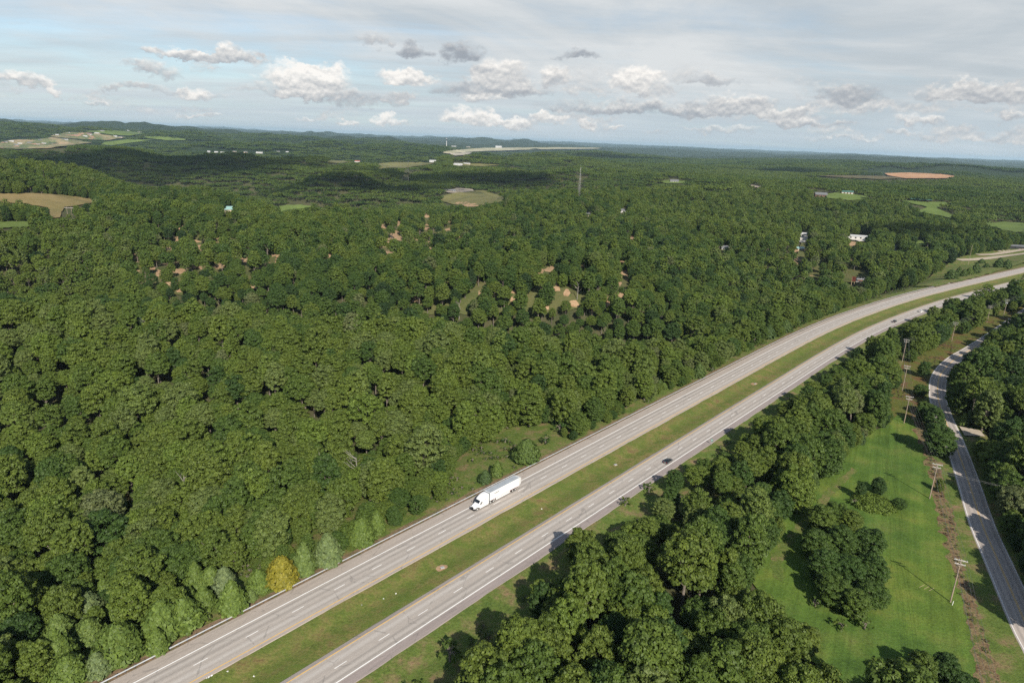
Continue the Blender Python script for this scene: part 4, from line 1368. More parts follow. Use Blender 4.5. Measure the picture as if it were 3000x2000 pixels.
hand('cedar', 420, 1800, 6.0, 7.0, 0.51, 'olive green cedar behind the broad pale green pair', G_CED)
hand('cedar', 600, 1785, 5.5, 6.5, 0.46, 'darker green cedar left of the pointed light green one', G_CED)
hand('cedar', 760, 1728, 5.5, 6.5, 0.52, 'pale green cedar in front and left of the yellow gold cedar', G_CED)
hand('shrub', 335, 1950, 4.2, 3.0, .78, 'bright leafy bush beside the guardrail in the lower left corner')
hand('shrub', 600, 1825, 3.6, 3.0, .80, 'bright green bush right of the very broad cedar pair')
for px_, py_, w_, h_, ti_, lb_ in ((985, 1612, 7, 6, .35, 'bushy young oak filling the bank between cedars, nearest the silvery tall cedar'), (1025, 1585, 7.5, 6.5, .55, 'bushy young oak second along the bank from the silvery tall cedar'),
                                   (1075, 1540, 8, 7, .45, 'bushy young oak on the bank below the wood edge'), (1130, 1515, 7, 6, .60, 'bright bushy young oak nearest the truck on the bank'),
                                   (1170, 1485, 7.5, 6.5, .30, 'dark bushy young oak at the wood corner ahead of the truck'), (1225, 1455, 7, 6.5, .5, 'bushy young oak closing the grassy bay on its left')):
    hand('oak', px_, py_, w_, h_, ti_, lb_, 'young oaks on the bank')
# the grassy bay behind the truck
hand('cedar', 1542, 1352, 8.6, 9.8, .24, 'large lone cedar on the grassy bank above the white truck', 'cedars on the grassy bank by the truck')
hand('cedar', 1456, 1396, 5.0, 6.0, .38, 'middle sized pointed cedar beside the white trailer', 'cedars on the grassy bank by the truck')
hand('cedar', 1421, 1414, 4.6, 4.8, .08, 'small blue green cedar nearest the cab of the white truck', 'cedars on the grassy bank by the truck')
# bushes from the bay up along the guardrail
for k_, (px_, py_, w_, h_, ti_, lb_) in enumerate([
        (1600, 1300, 6.0, 4.2, .16, 'dark bush clump right of the large lone cedar'), (1640, 1265, 6.0, 5.0, .25, 'dark green bush between wood edge and guardrail above the lone cedar'),
        (1685, 1262, 5.0, 4.0, .30, 'green bush second from the lone cedar along the guardrail'), (1765, 1226, 4.5, 4.5, .22, 'rounded bush at the guardrail beyond the grassy bay'),
        (1720, 1250, 4.0, 3.2, .45, 'pale green bush between two darker guardrail bushes'), (2085, 1088, 4.6, 3.6, .30, 'lone low bush on the strip above the guardrail, mid curve'),
        (2238, 1003, 3.8, 3.0, .55, 'small light green bush in front of the dark cedar at the guardrail')]):
    hand('shrub', px_, py_, w_, h_, ti_, lb_, 'bushes along the guardrail')
for k_, (px_, py_, w_, h_, ti_, lb_) in enumerate([
        (2250, 992, 9.5, 8.5, .10, 'broad dark cedar beside the guardrail on the curve'), (2300, 972, 9.0, 8.0, .16, 'second dark cedar right of the broad one on the curve'),
        (2325, 956, 8.0, 8.5, .18, 'third dark cedar along the guardrail curve'), (2435, 917, 8.0, 8.0, .12, 'dark cedar standing right of a grassy gap at the curve'),
        (2045, 1104, 7.0, 7.5, .20, 'dark cedar on the wood edge before the lone low bush'),
        (2785, 820, 10, 11, .16, 'dark cedar on the far grass slope, leftmost of five'), (2806, 812, 9, 10, .18, 'second dark cedar on the far grass slope'),
        (2822, 812, 7, 8, .20, 'third, smaller dark cedar on the far grass slope'), (2839, 807, 7, 9, .34, 'lighter green cedar on the far grass slope'),
        (2856, 803, 10, 11, .14, 'rightmost large cedar of the row on the far grass slope'), (2889, 787, 7, 6, .12, 'small round cedar alone on the far grass slope'),
        (2874, 776, 8, 8, .16, 'cedar just below the frontage road'), (2925, 786, 12, 11, .13, 'large dark round cedar on the open slope near the frame edge'),
        (2949, 787, 9, 10, .15, 'dark round cedar rightmost on the open slope')]):
    hand('cedar', px_, py_, w_, h_, ti_, lb_, 'cedars beside the highway curve')
for px_, py_, ti_, lb_ in ((1500, 905, .5, ''),): pass
# meadow: the big island of trees
G_ISL = 'tree island in the meadow'
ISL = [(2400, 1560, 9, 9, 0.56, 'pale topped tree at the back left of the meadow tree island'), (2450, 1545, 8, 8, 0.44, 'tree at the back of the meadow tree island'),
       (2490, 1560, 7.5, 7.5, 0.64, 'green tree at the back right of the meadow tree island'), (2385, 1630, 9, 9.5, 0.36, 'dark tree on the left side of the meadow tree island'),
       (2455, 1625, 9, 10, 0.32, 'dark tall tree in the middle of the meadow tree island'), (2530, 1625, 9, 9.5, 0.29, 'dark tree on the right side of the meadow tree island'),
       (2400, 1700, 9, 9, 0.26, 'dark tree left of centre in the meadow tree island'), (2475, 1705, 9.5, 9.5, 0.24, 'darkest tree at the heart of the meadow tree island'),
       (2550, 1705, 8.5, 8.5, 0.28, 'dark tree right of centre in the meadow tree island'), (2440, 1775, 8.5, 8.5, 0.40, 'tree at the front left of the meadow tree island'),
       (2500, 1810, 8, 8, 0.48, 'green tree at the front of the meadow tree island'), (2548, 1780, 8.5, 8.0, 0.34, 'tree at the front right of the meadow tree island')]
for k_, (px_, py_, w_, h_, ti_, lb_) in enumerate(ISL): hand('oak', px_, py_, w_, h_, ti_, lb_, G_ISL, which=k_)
for k_, (px_, py_, w_, h_, ti_, lb_) in enumerate([(2460, 1845, 4.5, 3.2, .6, 'leafy bush at the foot of the meadow tree island'), (2530, 1840, 4.5, 3.4, .5, 'bush at the front right foot of the meadow tree island'),
                                                   (2390, 1775, 4.5, 3.0, .35, 'bush at the left foot of the meadow tree island')]):
    hand('shrub', px_, py_, w_, h_, ti_, lb_, 'bushes in the meadow')
# the low thicket with saplings
hand('oak', 2518, 1462, 4.0, 6.2, .15, 'slim dark sapling on the left of the meadow thicket', 'saplings in the meadow thicket', which=2)
hand('oak', 2570, 1445, 5.2, 6.0, .12, 'round dark sapling at the back of the meadow thicket', 'saplings in the meadow thicket', which=0)
hand('oak', 2632, 1490, 4.8, 4.2, .30, 'small sapling on the right of the meadow thicket', 'saplings in the meadow thicket', which=3)
p_ = foot(2558, 1484)
TAKEN.append((p_[0], p_[1], 6.5))
plant('bramble', 'bush', BRAMBLE, (p_[0], p_[1], p_[2]), 1.05, 1.0, .4, .84, 'wide spreading yellow green bramble in the meadow between three saplings', None, ('crown', 'stem'))
hand('shrub', 2503, 1478, 5.0, 2.6, .45, 'low green bush at the left end of the meadow bramble', 'bushes in the meadow')
# bottom edge of the meadow
hand('oak', 2690, 1990, 6.6, 7.6, .55, 'bright vine covered tree at the bottom edge of the meadow', 'trees at the bottom of the meadow', which=4)
hand('oak', 2760, 1998, 6.6, 7.2, .18, 'dark bushy tree right of the vine covered tree', 'trees at the bottom of the meadow', which=0)
hand('oak', 2815, 2040, 6.5, 6.2, .20, 'dark tree cut by the bottom edge beside the brown scrub', 'trees at the bottom of the meadow', which=3)
hand('oak', 2660, 2050, 7.0, 7.0, .22, 'dark tree cut by the bottom edge left of the vine covered tree', 'trees at the bottom of the meadow', which=1)
# between the power line and the country road
hand('oak', 2745, 1335, 11, 13, .28, 'big broad tree standing between the poles and the country road', 'trees beside the country road', which=1)
hand('oak', 2728, 1262, 9, 11, .22, 'tree just behind the big broad tree by the country road', 'trees beside the country road', which=0)
hand('oak', 2700, 1240, 7, 8, .30, 'smaller tree left of the country road trees below the bend', 'trees beside the country road', which=2)
hand('oak', 2702, 1105, 7.5, 8.5, .25, 'lone dark tree in the cleared strip before the bend', 'trees beside the country road', which=6)
hand('oak', 2694, 1160, 7.0, 7.0, .35, 'green tree just below the lone dark tree of the cleared strip', 'trees beside the country road', which=3)
# weeds at the verge of the eastbound lanes
for k_, (px_, py_, w_, h_, ti_, lb_) in enumerate([
        (1320, 1935, 6.5, 5.5, .45, 'low spreading bush on the grass verge at the bottom centre'), (1440, 1960, 5.5, 4.0, .62, 'light green bush at the shadow edge near the bottom centre'),
        (1830, 1480, 5.5, 3.2, .70, 'bright bush on the verge beside the long tree shadows'), (1900, 1440, 5.0, 3.5, .40, 'dark bush on the verge below the black car'),
        (1985, 1425, 5.0, 4.0, .25, 'dark bush just below the black car at the verge'), (2020, 1395, 4.0, 3.0, .55, 'green bush on the verge right of the black car'),
        (2120, 1345, 5.0, 3.5, .60, 'green bush below the small green road sign'), (2190, 1300, 5.0, 4.0, .65, 'green bush along the soil bank beyond the green sign'),
        (2250, 1255, 5.0, 4.0, .35, 'dark bush at the far end of the soil bank')]):
    hand('shrub', px_, py_, w_, h_, ti_, lb_, 'bushes on the right hand verge')
hand('oak', 1975, 1445, 6.5, 8.5, .20, 'dark young tree below the black car, edge of the wood strip', 'young trees on the verge', which=2)
hand('oak', 1700, 1665, 9.0, 11.5, .72, 'bright yellow green tree where the wood strip meets the verge', 'young trees on the verge', which=1)
# the tree with a dead red branch
hand('oak', 1715, 1790, 8.6, 12.5, .50, 'green tree carrying a patch of rust red dead leaves in the wood strip', 'young trees on the verge', which=0)
_t = [o for o in COL.objects if o.get('label', '').startswith('green tree carrying')][0]
g_ = np.random.default_rng(77)
n_ = 240
d_ = g_.normal(0, 1, (n_, 3)); d_ /= np.linalg.norm(d_, axis=1)[:, None]
o = bpy.data.objects.new('dead_branch', cards_mesh('dead_branch', np.array([-1.0, -3.0, 11.4]) + d_ * g_.uniform(.2, 1.0, n_)[:, None] * np.array([1.5, 1.3, 1.1]), d_ + np.array([0, 0, .4]), g_.normal(0, 1, (n_, 3)),
                                                      g_.uniform(.2, .4, n_), g_.uniform(.2, .4, n_), np.clip(g_.normal(.4, .2, n_), 0, 1), M['needle']))
_t.rotation_euler.z = 0.0
o['tint'] = 1.0; o.parent = _t; COL.objects.link(o); o['label'] = 'rust red dead leaves'

M['dead_wood'] = simple('pale_dead_wood', (0.23, 0.21, 0.18), 0.9, var=0.2)


def snag(px, py, h, seed, label):
    p = foot(px, py)
    root = empty('dead_tree', (p[0], p[1], p[2] - .3), seed)
    tag(root, label, 'dead tree', 'bare dead trees in the wood')
    g = np.random.default_rng(seed + 900)
    b = MB(); b.tube((0, 0, 0), (.3, .2, h * .5), .30, .22, 7); b.tube((.3, .2, h * .5), (.1, .5, h * .82), .22, .10, 7); b.build('trunk', M['dead_wood'], root)
    b = MB()
    for k in range(9):
        a = g.uniform(0, 6.28); z0 = h * g.uniform(.42, .8); l = g.uniform(2.2, 4.6)
        s = Vector((.2, .3, z0)); m_ = s + Vector((math.cos(a) * l * .55, math.sin(a) * l * .55, l * .35)); e = m_ + Vector((math.cos(a + .4) * l * .5, math.sin(a + .4) * l * .5, l * .55))
        b.tube(s, m_, .13, .08, 5); b.tube(m_, e, .08, .03, 5)
        b.tube(m_, m_ + Vector((math.cos(a - .7) * l * .4, math.sin(a - .7) * l * .4, l * .3)), .06, .02, 4)
    b.build('limb', M['dead_wood'], root)
    TAKEN.append((p[0], p[1], 2.6))


for k_, (px_, py_, lb_) in enumerate([(545, 1490, 'pale forked dead tree in the left wood above the cedar bank'), (945, 1455, 'thin pale dead tree in the wood, left one of a pair'), (1050, 1440, 'leaning pale dead tree in the wood, right one of a pair'),
                                      (440, 1010, 'bare grey tree far up the left wood'), (640, 985, 'bare pale tree in the hollow beyond the near ridge'), (310, 1065, 'bare grey tree near the left edge of the hollow'),
                                      (1690, 880, 'bare pale trunk standing over sandy clearings right of centre'), (1345, 935, 'bare grey tree in the middle of the wood')]):
    snag(px_, py_, 16.5, k_, lb_)

# ------------------------------------------------------------------ the nearest trees of the wood, one object each; the rest is one mass
TK_A = np.array(TAKEN)
dm = np.full(len(TX), 99.0)
near_i = np.hypot(TX, TY) < 1000
dd = np.hypot(TX[near_i, None] - TK_A[None, :, 0], TY[near_i, None] - TK_A[None, :, 1]) - TK_A[None, :, 2] * 0.9
dm[near_i] = dd.min(1)
# keep the wood off the cedar bank and out of the meadow trees
keep = dm > 1.2
bank = (np.hypot(TX, TY) < 260) & (offset_from(HW, HW_N, TX, TY) > 0) & (offset_from(HW, HW_N, TX, TY) < 34) & (TX < -42)
keep &= ~(bank & (RNG.random(len(TX)) < 0.35))
TX, TY, TZ, TK, TS, TH, TT, TR = [q[keep] for q in (TX, TY, TZ, TK, TS, TH, TT, TR)]
# lower growth at the wood's edge beside the guardrail
sh_ = offset_from(HW, HW_N, TX, TY)
edge = (sh_ > 0) & (sh_ < 22) & (np.hypot(TX, TY) < 700)
TS = np.where(edge, TS * 0.8, TS); TH = np.where(edge, TH * 0.68, TH)
vg_ = (sh_ < -30) & (sh_ > -54) & (np.hypot(TX, TY) < 400)
TS = np.where(vg_, TS * 0.92, TS); TH = np.where(vg_, TH * 0.78, TH)

# share of the picture each single tree could take, with the frame's edge respected
px_, py_ = project(TX, TY, TZ + 7)
dist = np.sqrt(TX ** 2 + TY ** 2 + (CAM_H - TZ) ** 2)
score = np.where((px_ > 0) & (px_ < 3000) & (py_ > 0) & (py_ < 2000) & np.isin(TK, P_OAK + P_BSH), TS / dist, 0)
NSOLO = 236
solo = np.argsort(-score)[:NSOLO]
is_solo = np.zeros(len(TX), bool); is_solo[solo] = True

LAND = [('the white truck', (1440, 1430)), ('the yellow gold cedar', (826, 1640)), ('the large lone cedar', (1542, 1290)), ('the meadow tree island', (2450, 1690)), ('the meadow thicket', (2560, 1460)),
        ('the black car', (1955, 1350)), ('the median drain', (1296, 1664)), ('the nearest pole', (2800, 1700)), ('the country road tree', (2745, 1290)), ('the green road sign', (2083, 1296)),
        ('the red dead leaves', (1712, 1740)), ('bottom left corner', (0, 2000)), ('bottom edge middle', (1500, 2000)), ('bottom right corner', (3000, 2000)), ('the left edge', (0, 1500)), ('the gravel driveway', (2835, 1265))]


def hue_word(t):
    if t >= 0.97: return 'brownish'
    if t >= 0.92: return 'pale grey green'
    if t >= 0.66: return 'yellow green'
    if t >= 0.50: return 'olive green'
    if t >= 0.34: return 'mid green'
    return 'dark green'


def size_word(s):
    return 'huge' if s > 1.45 else 'large' if s > 1.15 else 'middle sized' if s > 0.85 else 'small'


used = {}
for i in solo:
    i = int(i)
    q = np.array([px_[i], py_[i]])
    dl = [np.hypot(*(q - np.array(p))) for _, p in LAND]
    j = int(np.argmin(dl)); v = q - np.array(LAND[j][1])
    a = (math.degrees(math.atan2(-v[1], v[0])) + 360) % 360
    side = ['right of', 'above-right of', 'above', 'above-left of', 'left of', 'below-left of', 'below', 'below-right of'][int(((a + 22.5) % 360) // 45)]
    far = 'close' if dl[j] < 150 else 'some way' if dl[j] < 330 else 'far'
    wood = 'left wood' if sh_[i] > 0 else ('wood strip' if abs(sh_[i]) < 120 and offset_from(SIDE, SIDE_N, TX[i], TY[i])[0] > 0 else 'right hand wood')
    lab = '%s %s oak %s %s %s' % (size_word(TS[i]), hue_word(TT[i]), far, side, LAND[j][0])
    used.setdefault(lab, []).append(i)
ORD = ['nearest', 'second nearest', 'third nearest', 'fourth nearest', 'fifth nearest', 'sixth nearest']
for lab, lst in used.items():
    lst = sorted(lst, key=lambda i: -score[i])
    for n, i in enumerate(lst):
        # look-alikes in the same spot are told apart by how near they stand to the camera
        l2 = lab if len(lst) == 1 else '%s %s' % (ORD[min(n, 5)], lab)
        pr = OAKS[P_OAK.index(int(TK[i]))] if int(TK[i]) in P_OAK else BUSHY[P_BSH.index(int(TK[i]))]
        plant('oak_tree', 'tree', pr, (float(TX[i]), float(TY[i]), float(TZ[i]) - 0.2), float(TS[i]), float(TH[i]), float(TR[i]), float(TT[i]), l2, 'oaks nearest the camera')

# the wood itself: points that carry the simplified trees
rest = ~is_solo


def point_wood(name, X, Y, Z, K, SXY, SZ, RZ, TI, label, coll):
    me_ = bpy.data.meshes.new(name)
    n = len(X)
    me_.vertices.add(n)
    me_.vertices.foreach_set('co', np.stack([X, Y, Z], -1).astype(np.float32).ravel())
    for nm, typ, data in (('src', 'INT', np.asarray(K, np.int32)), ('tint', 'FLOAT', np.asarray(TI, np.float32)),
                          ('rot', 'FLOAT_VECTOR', np.stack([np.zeros(n), np.zeros(n), RZ], -1).astype(np.float32)),
                          ('scl', 'FLOAT_VECTOR', np.stack([SXY, SXY, SZ], -1).astype(np.float32))):
        a = me_.attributes.new(nm, typ, 'POINT')
        a.data.foreach_set('vector' if typ == 'FLOAT_VECTOR' else 'value', data.ravel())
    o = bpy.data.objects.new(name, me_)
    COL.objects.link(o)
    ng = bpy.data.node_groups.new(name + '_nodes', 'GeometryNodeTree')
    ng.interface.new_socket('Geometry', in_out='INPUT', socket_type='NodeSocketGeometry')
    ng.interface.new_socket('Geometry', in_out='OUTPUT', socket_type='NodeSocketGeometry')
    N = ng.nodes; L = ng.links
    gi = N.new('NodeGroupInput'); go = N.new('NodeGroupOutput')
    ip = N.new('GeometryNodeInstanceOnPoints'); ci = N.new('GeometryNodeCollectionInfo')
    ci.inputs['Collection'].default_value = coll
    ci.inputs['Separate Children'].default_value = True
    ci.inputs['Reset Children'].default_value = True

    def attr(nm, typ):
        a = N.new('GeometryNodeInputNamedAttribute'); a.data_type = typ; a.inputs['Name'].default_value = nm
        return a.outputs['Attribute']
    e = N.new('FunctionNodeEulerToRotation')
    L.new(attr('rot', 'FLOAT_VECTOR'), e.inputs[0])
    L.new(gi.outputs[0], ip.inputs['Points']); L.new(ci.outputs[0], ip.inputs['Instance'])
    ip.inputs['Pick Instance'].default_value = True
    L.new(attr('src', 'INT'), ip.inputs['Instance Index'])
    L.new(e.outputs[0], ip.inputs['Rotation']); L.new(attr('scl', 'FLOAT_VECTOR'), ip.inputs['Scale'])
    L.new(ip.outputs[0], go.inputs[0])
    md = o.modifiers.new('trees', 'NODES'); md.node_group = ng
    return tag(o, label, None, None, 'stuff')


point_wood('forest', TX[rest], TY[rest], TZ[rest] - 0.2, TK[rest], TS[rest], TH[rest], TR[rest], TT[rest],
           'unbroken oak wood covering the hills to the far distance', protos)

# undergrowth: low bushes on the banks, under the wood's edge and over the dead scrub
ux_, uy_ = scatter(90, 700, 2.6, 31, 44)
g_ = np.random.default_rng(32)
us = offset_from(HW, HW_N, ux_, uy_); ud = offset_from(SIDE, SIDE_N, ux_, uy_)
uz = height(ux_, uy_)
upx, upy = project(ux_, uy_, uz)
dens = fbm(ux_, uy_, 16, 55, 3)
bay_ = inside(np.stack([upx, upy], -1), BAY) & (g_.random(len(ux_)) < .6)
left = (~bay_) & (us > 11.0) & (us < 40) & (dens > np.where(us < 16, .32, .02))
right = (us < -33.5) & (us > -56) & (dens > np.where(us > -36.5, .30, -.12)) & (ud > 20)
pp = np.stack([upx, upy], -1)
scr = inside(pp, np.array([(2112, 940), (2150, 1060), (2185, 1180), (2225, 1330), (2262, 1460), (2300, 1568), (2250, 1568), (2232, 1460), (2176, 1270), (2138, 1100), (2110, 1010)]) * S) & (dens > -.25)
row = inside(pp, np.array(POLY_ROW) * S) & (dens > .12)
sel = (left | right | scr | row) & (np.abs(ud) > 5.5)
bad = blocked(ux_, uy_, uz, 1.0, 0.8)
deep = np.zeros(len(ux_), bool)
n_ = len(ux_)
usz = g_.uniform(.22, .62, n_) * np.where(scr | row, .62, 1.0) * np.where(left & (us > 18), 1.5, 1.0) * np.where(right & (us < -40), 1.4, 1.0)
uti = np.where((scr & (g_.random(n_) < .6)) | (row & (dens > .28)), 1.0, np.clip(g_.normal(.55, .2, n_), .1, .9))
point_wood('undergrowth', ux_[sel], uy_[sel], uz[sel], np.array(P_SHR)[g_.integers(0, 3, n_)][sel], usz[sel], (usz * g_.uniform(.6, 1.1, n_))[sel], g_.uniform(0, 6.28, n_)[sel], uti[sel],
           'low weeds and brush on the road banks and the dead scrub strip', protos)

# ------------------------------------------------------------------ object materials
M['white_truck'] = simple('white_truck_paint', (0.70, 0.70, 0.69), 0.30, var=0.03, scale=0.6, spec=0.5, coat=0.3)
M['trailer_roof'] = simple('grey_trailer_roof', (0.30, 0.33, 0.35), 0.55, var=0.10, scale=0.5)
M['black_plastic'] = simple('black_plastic', (0.018, 0.018, 0.02), 0.6)
M['glass'] = simple('dark_glass', (0.015, 0.02, 0.024), 0.08, var=0.1, spec=0.7)
M['rubber'] = simple('tyre_rubber', (0.02, 0.02, 0.02), 0.85)
M['alloy'] = simple('pale_wheel_rim', (0.62, 0.62, 0.60), 0.35, 0.3)
M['chrome'] = simple('chrome', (0.55, 0.55, 0.55), 0.2, 0.9)
M['black_paint'] = simple('black_car_paint', (0.012, 0.013, 0.016), 0.18, var=0.1, spec=0.6, coat=0.6)
M['grey_paint'] = simple('dark_grey_car_paint', (0.035, 0.045, 0.048), 0.22, var=0.1, spec=0.6, coat=0.6)
M['white_paint_car'] = simple('white_car_paint', (0.78, 0.78, 0.76), 0.22, var=0.03, spec=0.5, coat=0.5)
M['red_lens'] = simple('red_lens', (0.35, 0.012, 0.01), 0.2)
M['clear_lens'] = simple('clear_lens', (0.6, 0.6, 0.58), 0.1)
M['galv'] = simple('galvanised_steel', (0.52, 0.54, 0.55), 0.42, 0.35, var=0.12, scale=0.8)
M['post_wood'] = simple('weathered_post', (0.085, 0.080, 0.078), 0.9, var=0.3)
M['pole_wood'] = simple('utility_pole_wood', (0.30, 0.235, 0.18), 0.85, var=0.25, scale=1.2)
M['arm_wood'] = simple('grey_crossarm', (0.46, 0.43, 0.39), 0.85, var=0.2)
M['porcelain'] = simple('pale_insulator', (0.55, 0.55, 0.53), 0.25)
M['wire'] = simple('grey_wire', (0.20, 0.20, 0.20), 0.5, 0.4)
M['sign_green'] = simple('road_sign_green', (0.02, 0.22, 0.16), 0.4)
M['bill_black'] = simple('black_billboard_face', (0.022, 0.022, 0.026), 0.5)
M['bill_red'] = simple('rust_red_billboard_face', (0.17, 0.045, 0.030), 0.6, var=0.35, scale=0.6)
M['bill_grey'] = simple('grey_lettering', (0.42, 0.44, 0.46), 0.6)
M['bill_orange'] = simple('orange_lettering', (0.42, 0.20, 0.11), 0.6)
M['white_wall'] = simple('white_siding', (0.50, 0.49, 0.47), 0.7, var=0.06, scale=0.4)
M['tan_wall'] = simple('tan_siding', (0.46, 0.38, 0.29), 0.8, var=0.10, scale=0.4)
M['brick_wall'] = simple('dark_brick', (0.16, 0.085, 0.06), 0.85, var=0.2, scale=0.6)
M['grey_roof'] = simple('grey_shingle_roof', (0.13, 0.135, 0.14), 0.8, var=0.15, scale=0.5)
M['white_roof'] = simple('white_metal_roof', (0.46, 0.46, 0.45), 0.45, var=0.06, scale=0.3)
M['green_roof'] = simple('green_metal_roof', (0.055, 0.13, 0.10), 0.5, var=0.10, scale=0.3)
M['teal_roof'] = simple('pale_teal_metal_roof', (0.22, 0.36, 0.34), 0.45, var=0.08, scale=0.3)
M['red_roof'] = simple('red_brown_roof', (0.30, 0.09, 0.06), 0.7, var=0.15)
M['steel'] = simple('grey_tower_steel', (0.50, 0.50, 0.50), 0.5, 0.3)
M['stone'] = simple('grey_drain_stone', (0.34, 0.33, 0.32), 0.9, var=0.3, scale=4)
M['litter'] = simple('white_litter', (0.70, 0.69, 0.66), 0.7)
M['wood_rail'] = simple('pale_timber', (0.42, 0.33, 0.20), 0.85, var=0.2)


def s_at(line, slen, p):
    k = np.hypot(line[:, 0] - p[0], line[:, 1] - p[1]).argmin()
    return k


def wheel(parent, x, y, r, w, rim='alloy', dual=False):
    """tyre with a dished rim, axle along y; the outer face looks away from the centre line"""
    side = 1 if y > 0 else -1
    b = MB()
    n = 22
    prof = [(r * .62, -w / 2), (r * .93, -w / 2), (r, -w * .36), (r, w * .36), (r * .93, w / 2), (r * .62, w / 2)]
    rings = [[(x + R_ * math.cos(2 * math.pi * k / n), y + o, r + R_ * math.sin(2 * math.pi * k / n)) for k in range(n)] for R_, o in prof]
    b.loft(rings + [rings[0]], cap=False)
    t = b.build('wheel', M['rubber'], parent, smooth=True)
    b = MB()
    o = y + side * w * .40
    b.tube((x, o - side * 0.06, r), (x, o, r), r * .62, r * .62, n)
    b.tube((x, o, r), (x, o + side * 0.05, r), r * .24, r * .18, 12)
    for k in range(6):
        a = 2 * math.pi * k / 6
        b.tube((x + r * .40 * math.cos(a), o, r + r * .40 * math.sin(a)), (x + r * .40 * math.cos(a), o + side * .012, r + r * .40 * math.sin(a)), r * .07, r * .06, 8)
    b.build('rim', M[rim], t)
    return t


# ------------------------------------------------------------------ the white articulated truck
def semi_truck(loc, rz):
    root = empty('semi_truck', loc, rz)
    tag(root, 'white articulated truck with long box trailer driving beside the guardrail', 'truck', None)
    W_ = M['white_truck']
    # cab and sleeper: lofted sections from the firewall to the rear wall
    b = MB()

    def sec(x, hw, z0, z1, tw, rd=.18):
        pts = []
        for y, z in ((-hw, z0), (-hw, z1 - rd * 2), (-tw, z1 - rd * .4), (-tw + rd, z1), (tw - rd, z1), (tw, z1 - rd * .4), (hw, z1 - rd * 2), (hw, z0)):
            pts.append((x, y, z))
        return pts
    b.loft([sec(-2.25, 1.02, .62, 1.92, .95, .10), sec(-2.42, 1.12, .62, 2.10, 1.0, .12), sec(-3.02, 1.20, .62, 2.86, 1.04, .16), sec(-3.55, 1.23, .62, 3.34, 1.06), sec(-4.4, 1.24, .62, 3.80, 1.08),
            sec(-5.2, 1.25, .62, 3.98, 1.12), sec(-6.5, 1.25, .62, 4.02, 1.14)])
    cab = b.build('cab', W_, root, smooth=True)
    b = MB()
    b.loft([[(-.22, -.62, .70), (-.22, -.72, 1.12), (-.30, -.55, 1.36), (-.30, .55, 1.36), (-.22, .72, 1.12), (-.22, .62, .70)],
            [(-.75, -.95, .70), (-.75, -.98, 1.18), (-.75, -.66, 1.54), (-.75, .66, 1.54), (-.75, .98, 1.18), (-.75, .95, .70)],
            [(-1.7, -1.06, .95), (-1.7, -1.06, 1.35), (-1.7, -.80, 1.74), (-1.7, .80, 1.74), (-1.7, 1.06, 1.35), (-1.7, 1.06, .95)],
            [(-2.32, -1.06, .70), (-2.32, -1.08, 1.45), (-2.32, -.88, 1.90), (-2.32, .88, 1.90), (-2.32, 1.08, 1.45), (-2.32, 1.06, .70)]])
    b.build('bonnet', W_, root, smooth=True)
    b = MB(); b.poly([(-2.30, -.90, 1.955), (-2.30, .90, 1.955), (-2.905, .96, 2.75), (-2.905, -.96, 2.75)])
    for v in b.bm.verts: v.co.x += .06; v.co.z += .05
    b.build('windscreen', M['glass'], cab)
    for s in (-1, 1):
        b = MB(); b.poly([(-2.62, s * 1.262, 1.86), (-3.52, s * 1.262, 1.86), (-3.52, s * 1.258, 2.50), (-3.05, s * 1.25, 2.52)]); b.build('side_window', M['glass'], cab)
        b = MB(); b.box(-4.95, -4.70, s * 1.262 - .008, s * 1.262 + .008, 2.55, 2.80); b.build('sleeper_vent', M['black_plastic'], cab)
        b = MB(); b.box(-4.10, -3.92, s * 1.265 - .008, s * 1.265 + .008, 1.18, 1.34); b.build('step_light', M['black_plastic'], cab)
        b = MB(); b.box(-3.6, -2.66, s * 1.262 - .006, s * 1.262 + .006, 1.46, 1.50); b.box(-6.3, -3.7, s * 1.264 - .006, s * 1.264 + .006, 1.46, 1.50); b.build('side_stripe', M['bill_grey'], cab)
        b = MB(); b.tube((-2.60, s * 1.18, 2.35), (-2.48, s * 1.52, 2.30), .025); b.box(-2.60, -2.42, s * 1.58 - .12, s * 1.58 + .12, 1.78, 2.42, .04); b.build('mirror', M['black_plastic'], root)
        b = MB(); b.box(-.62, -.24, s * .80 - .16, s * .80 + .16, 1.02, 1.26, .06); b.build('headlight', M['clear_lens'], root)
        b = MB(); b.box(-6.45, -2.4, s * 1.20 - .06, s * 1.20 + .06, .34, .98, .04); b.build('side_fairing', W_, root)
    b = MB(); b.box(-.26, -.16, -.50, .50, .74, 1.30, .03)
    for k in range(6): b.box(-.165, -.140, -.47, .47, .80 + k * .08, .83 + k * .08)
    b.build('grille', M['black_plastic'], root)
    b = MB(); b.box(-.42, .0, -1.12, 1.12, .34, .74, .10, 3); b.box(-1.0, -.40, -1.16, -.90, .40, .74, .06); b.box(-1.0, -.40, .90, 1.16, .40, .74, .06); b.build('bumper', M['black_plastic'], root, True)
    b = MB(); b.box(-9.3, -2.0, -.48, .48, .62, .98); b.box(-8.9, -6.7, -.9, .9, .98, 1.10); b.build('chassis', M['black_plastic'], root)
    for x in (-6.85, -8.15): pass
    for s in (-1, 1):
        wheel(root, -1.30, s * 1.02, .51, .30)
        for x in (-7.45, -8.78): wheel(root, x, s * .98, .51, .56)
        for x in (-18.35, -19.65): wheel(root, x, s * .98, .51, .56)
        b = MB(); b.box(-6.75, -6.70, s * .98 - .3, s * .98 + .3, .5, 1.1); b.box(-9.55, -9.5, s * .98 - .30, s * .98 + .30, .30, 1.0); b.build('mudguard', W_, root)
    # trailer
    b = MB(); b.box(-21.7, -7.05, -1.30, 1.30, 1.12, 4.10, .05, 2); tr = b.build('trailer', W_, root)
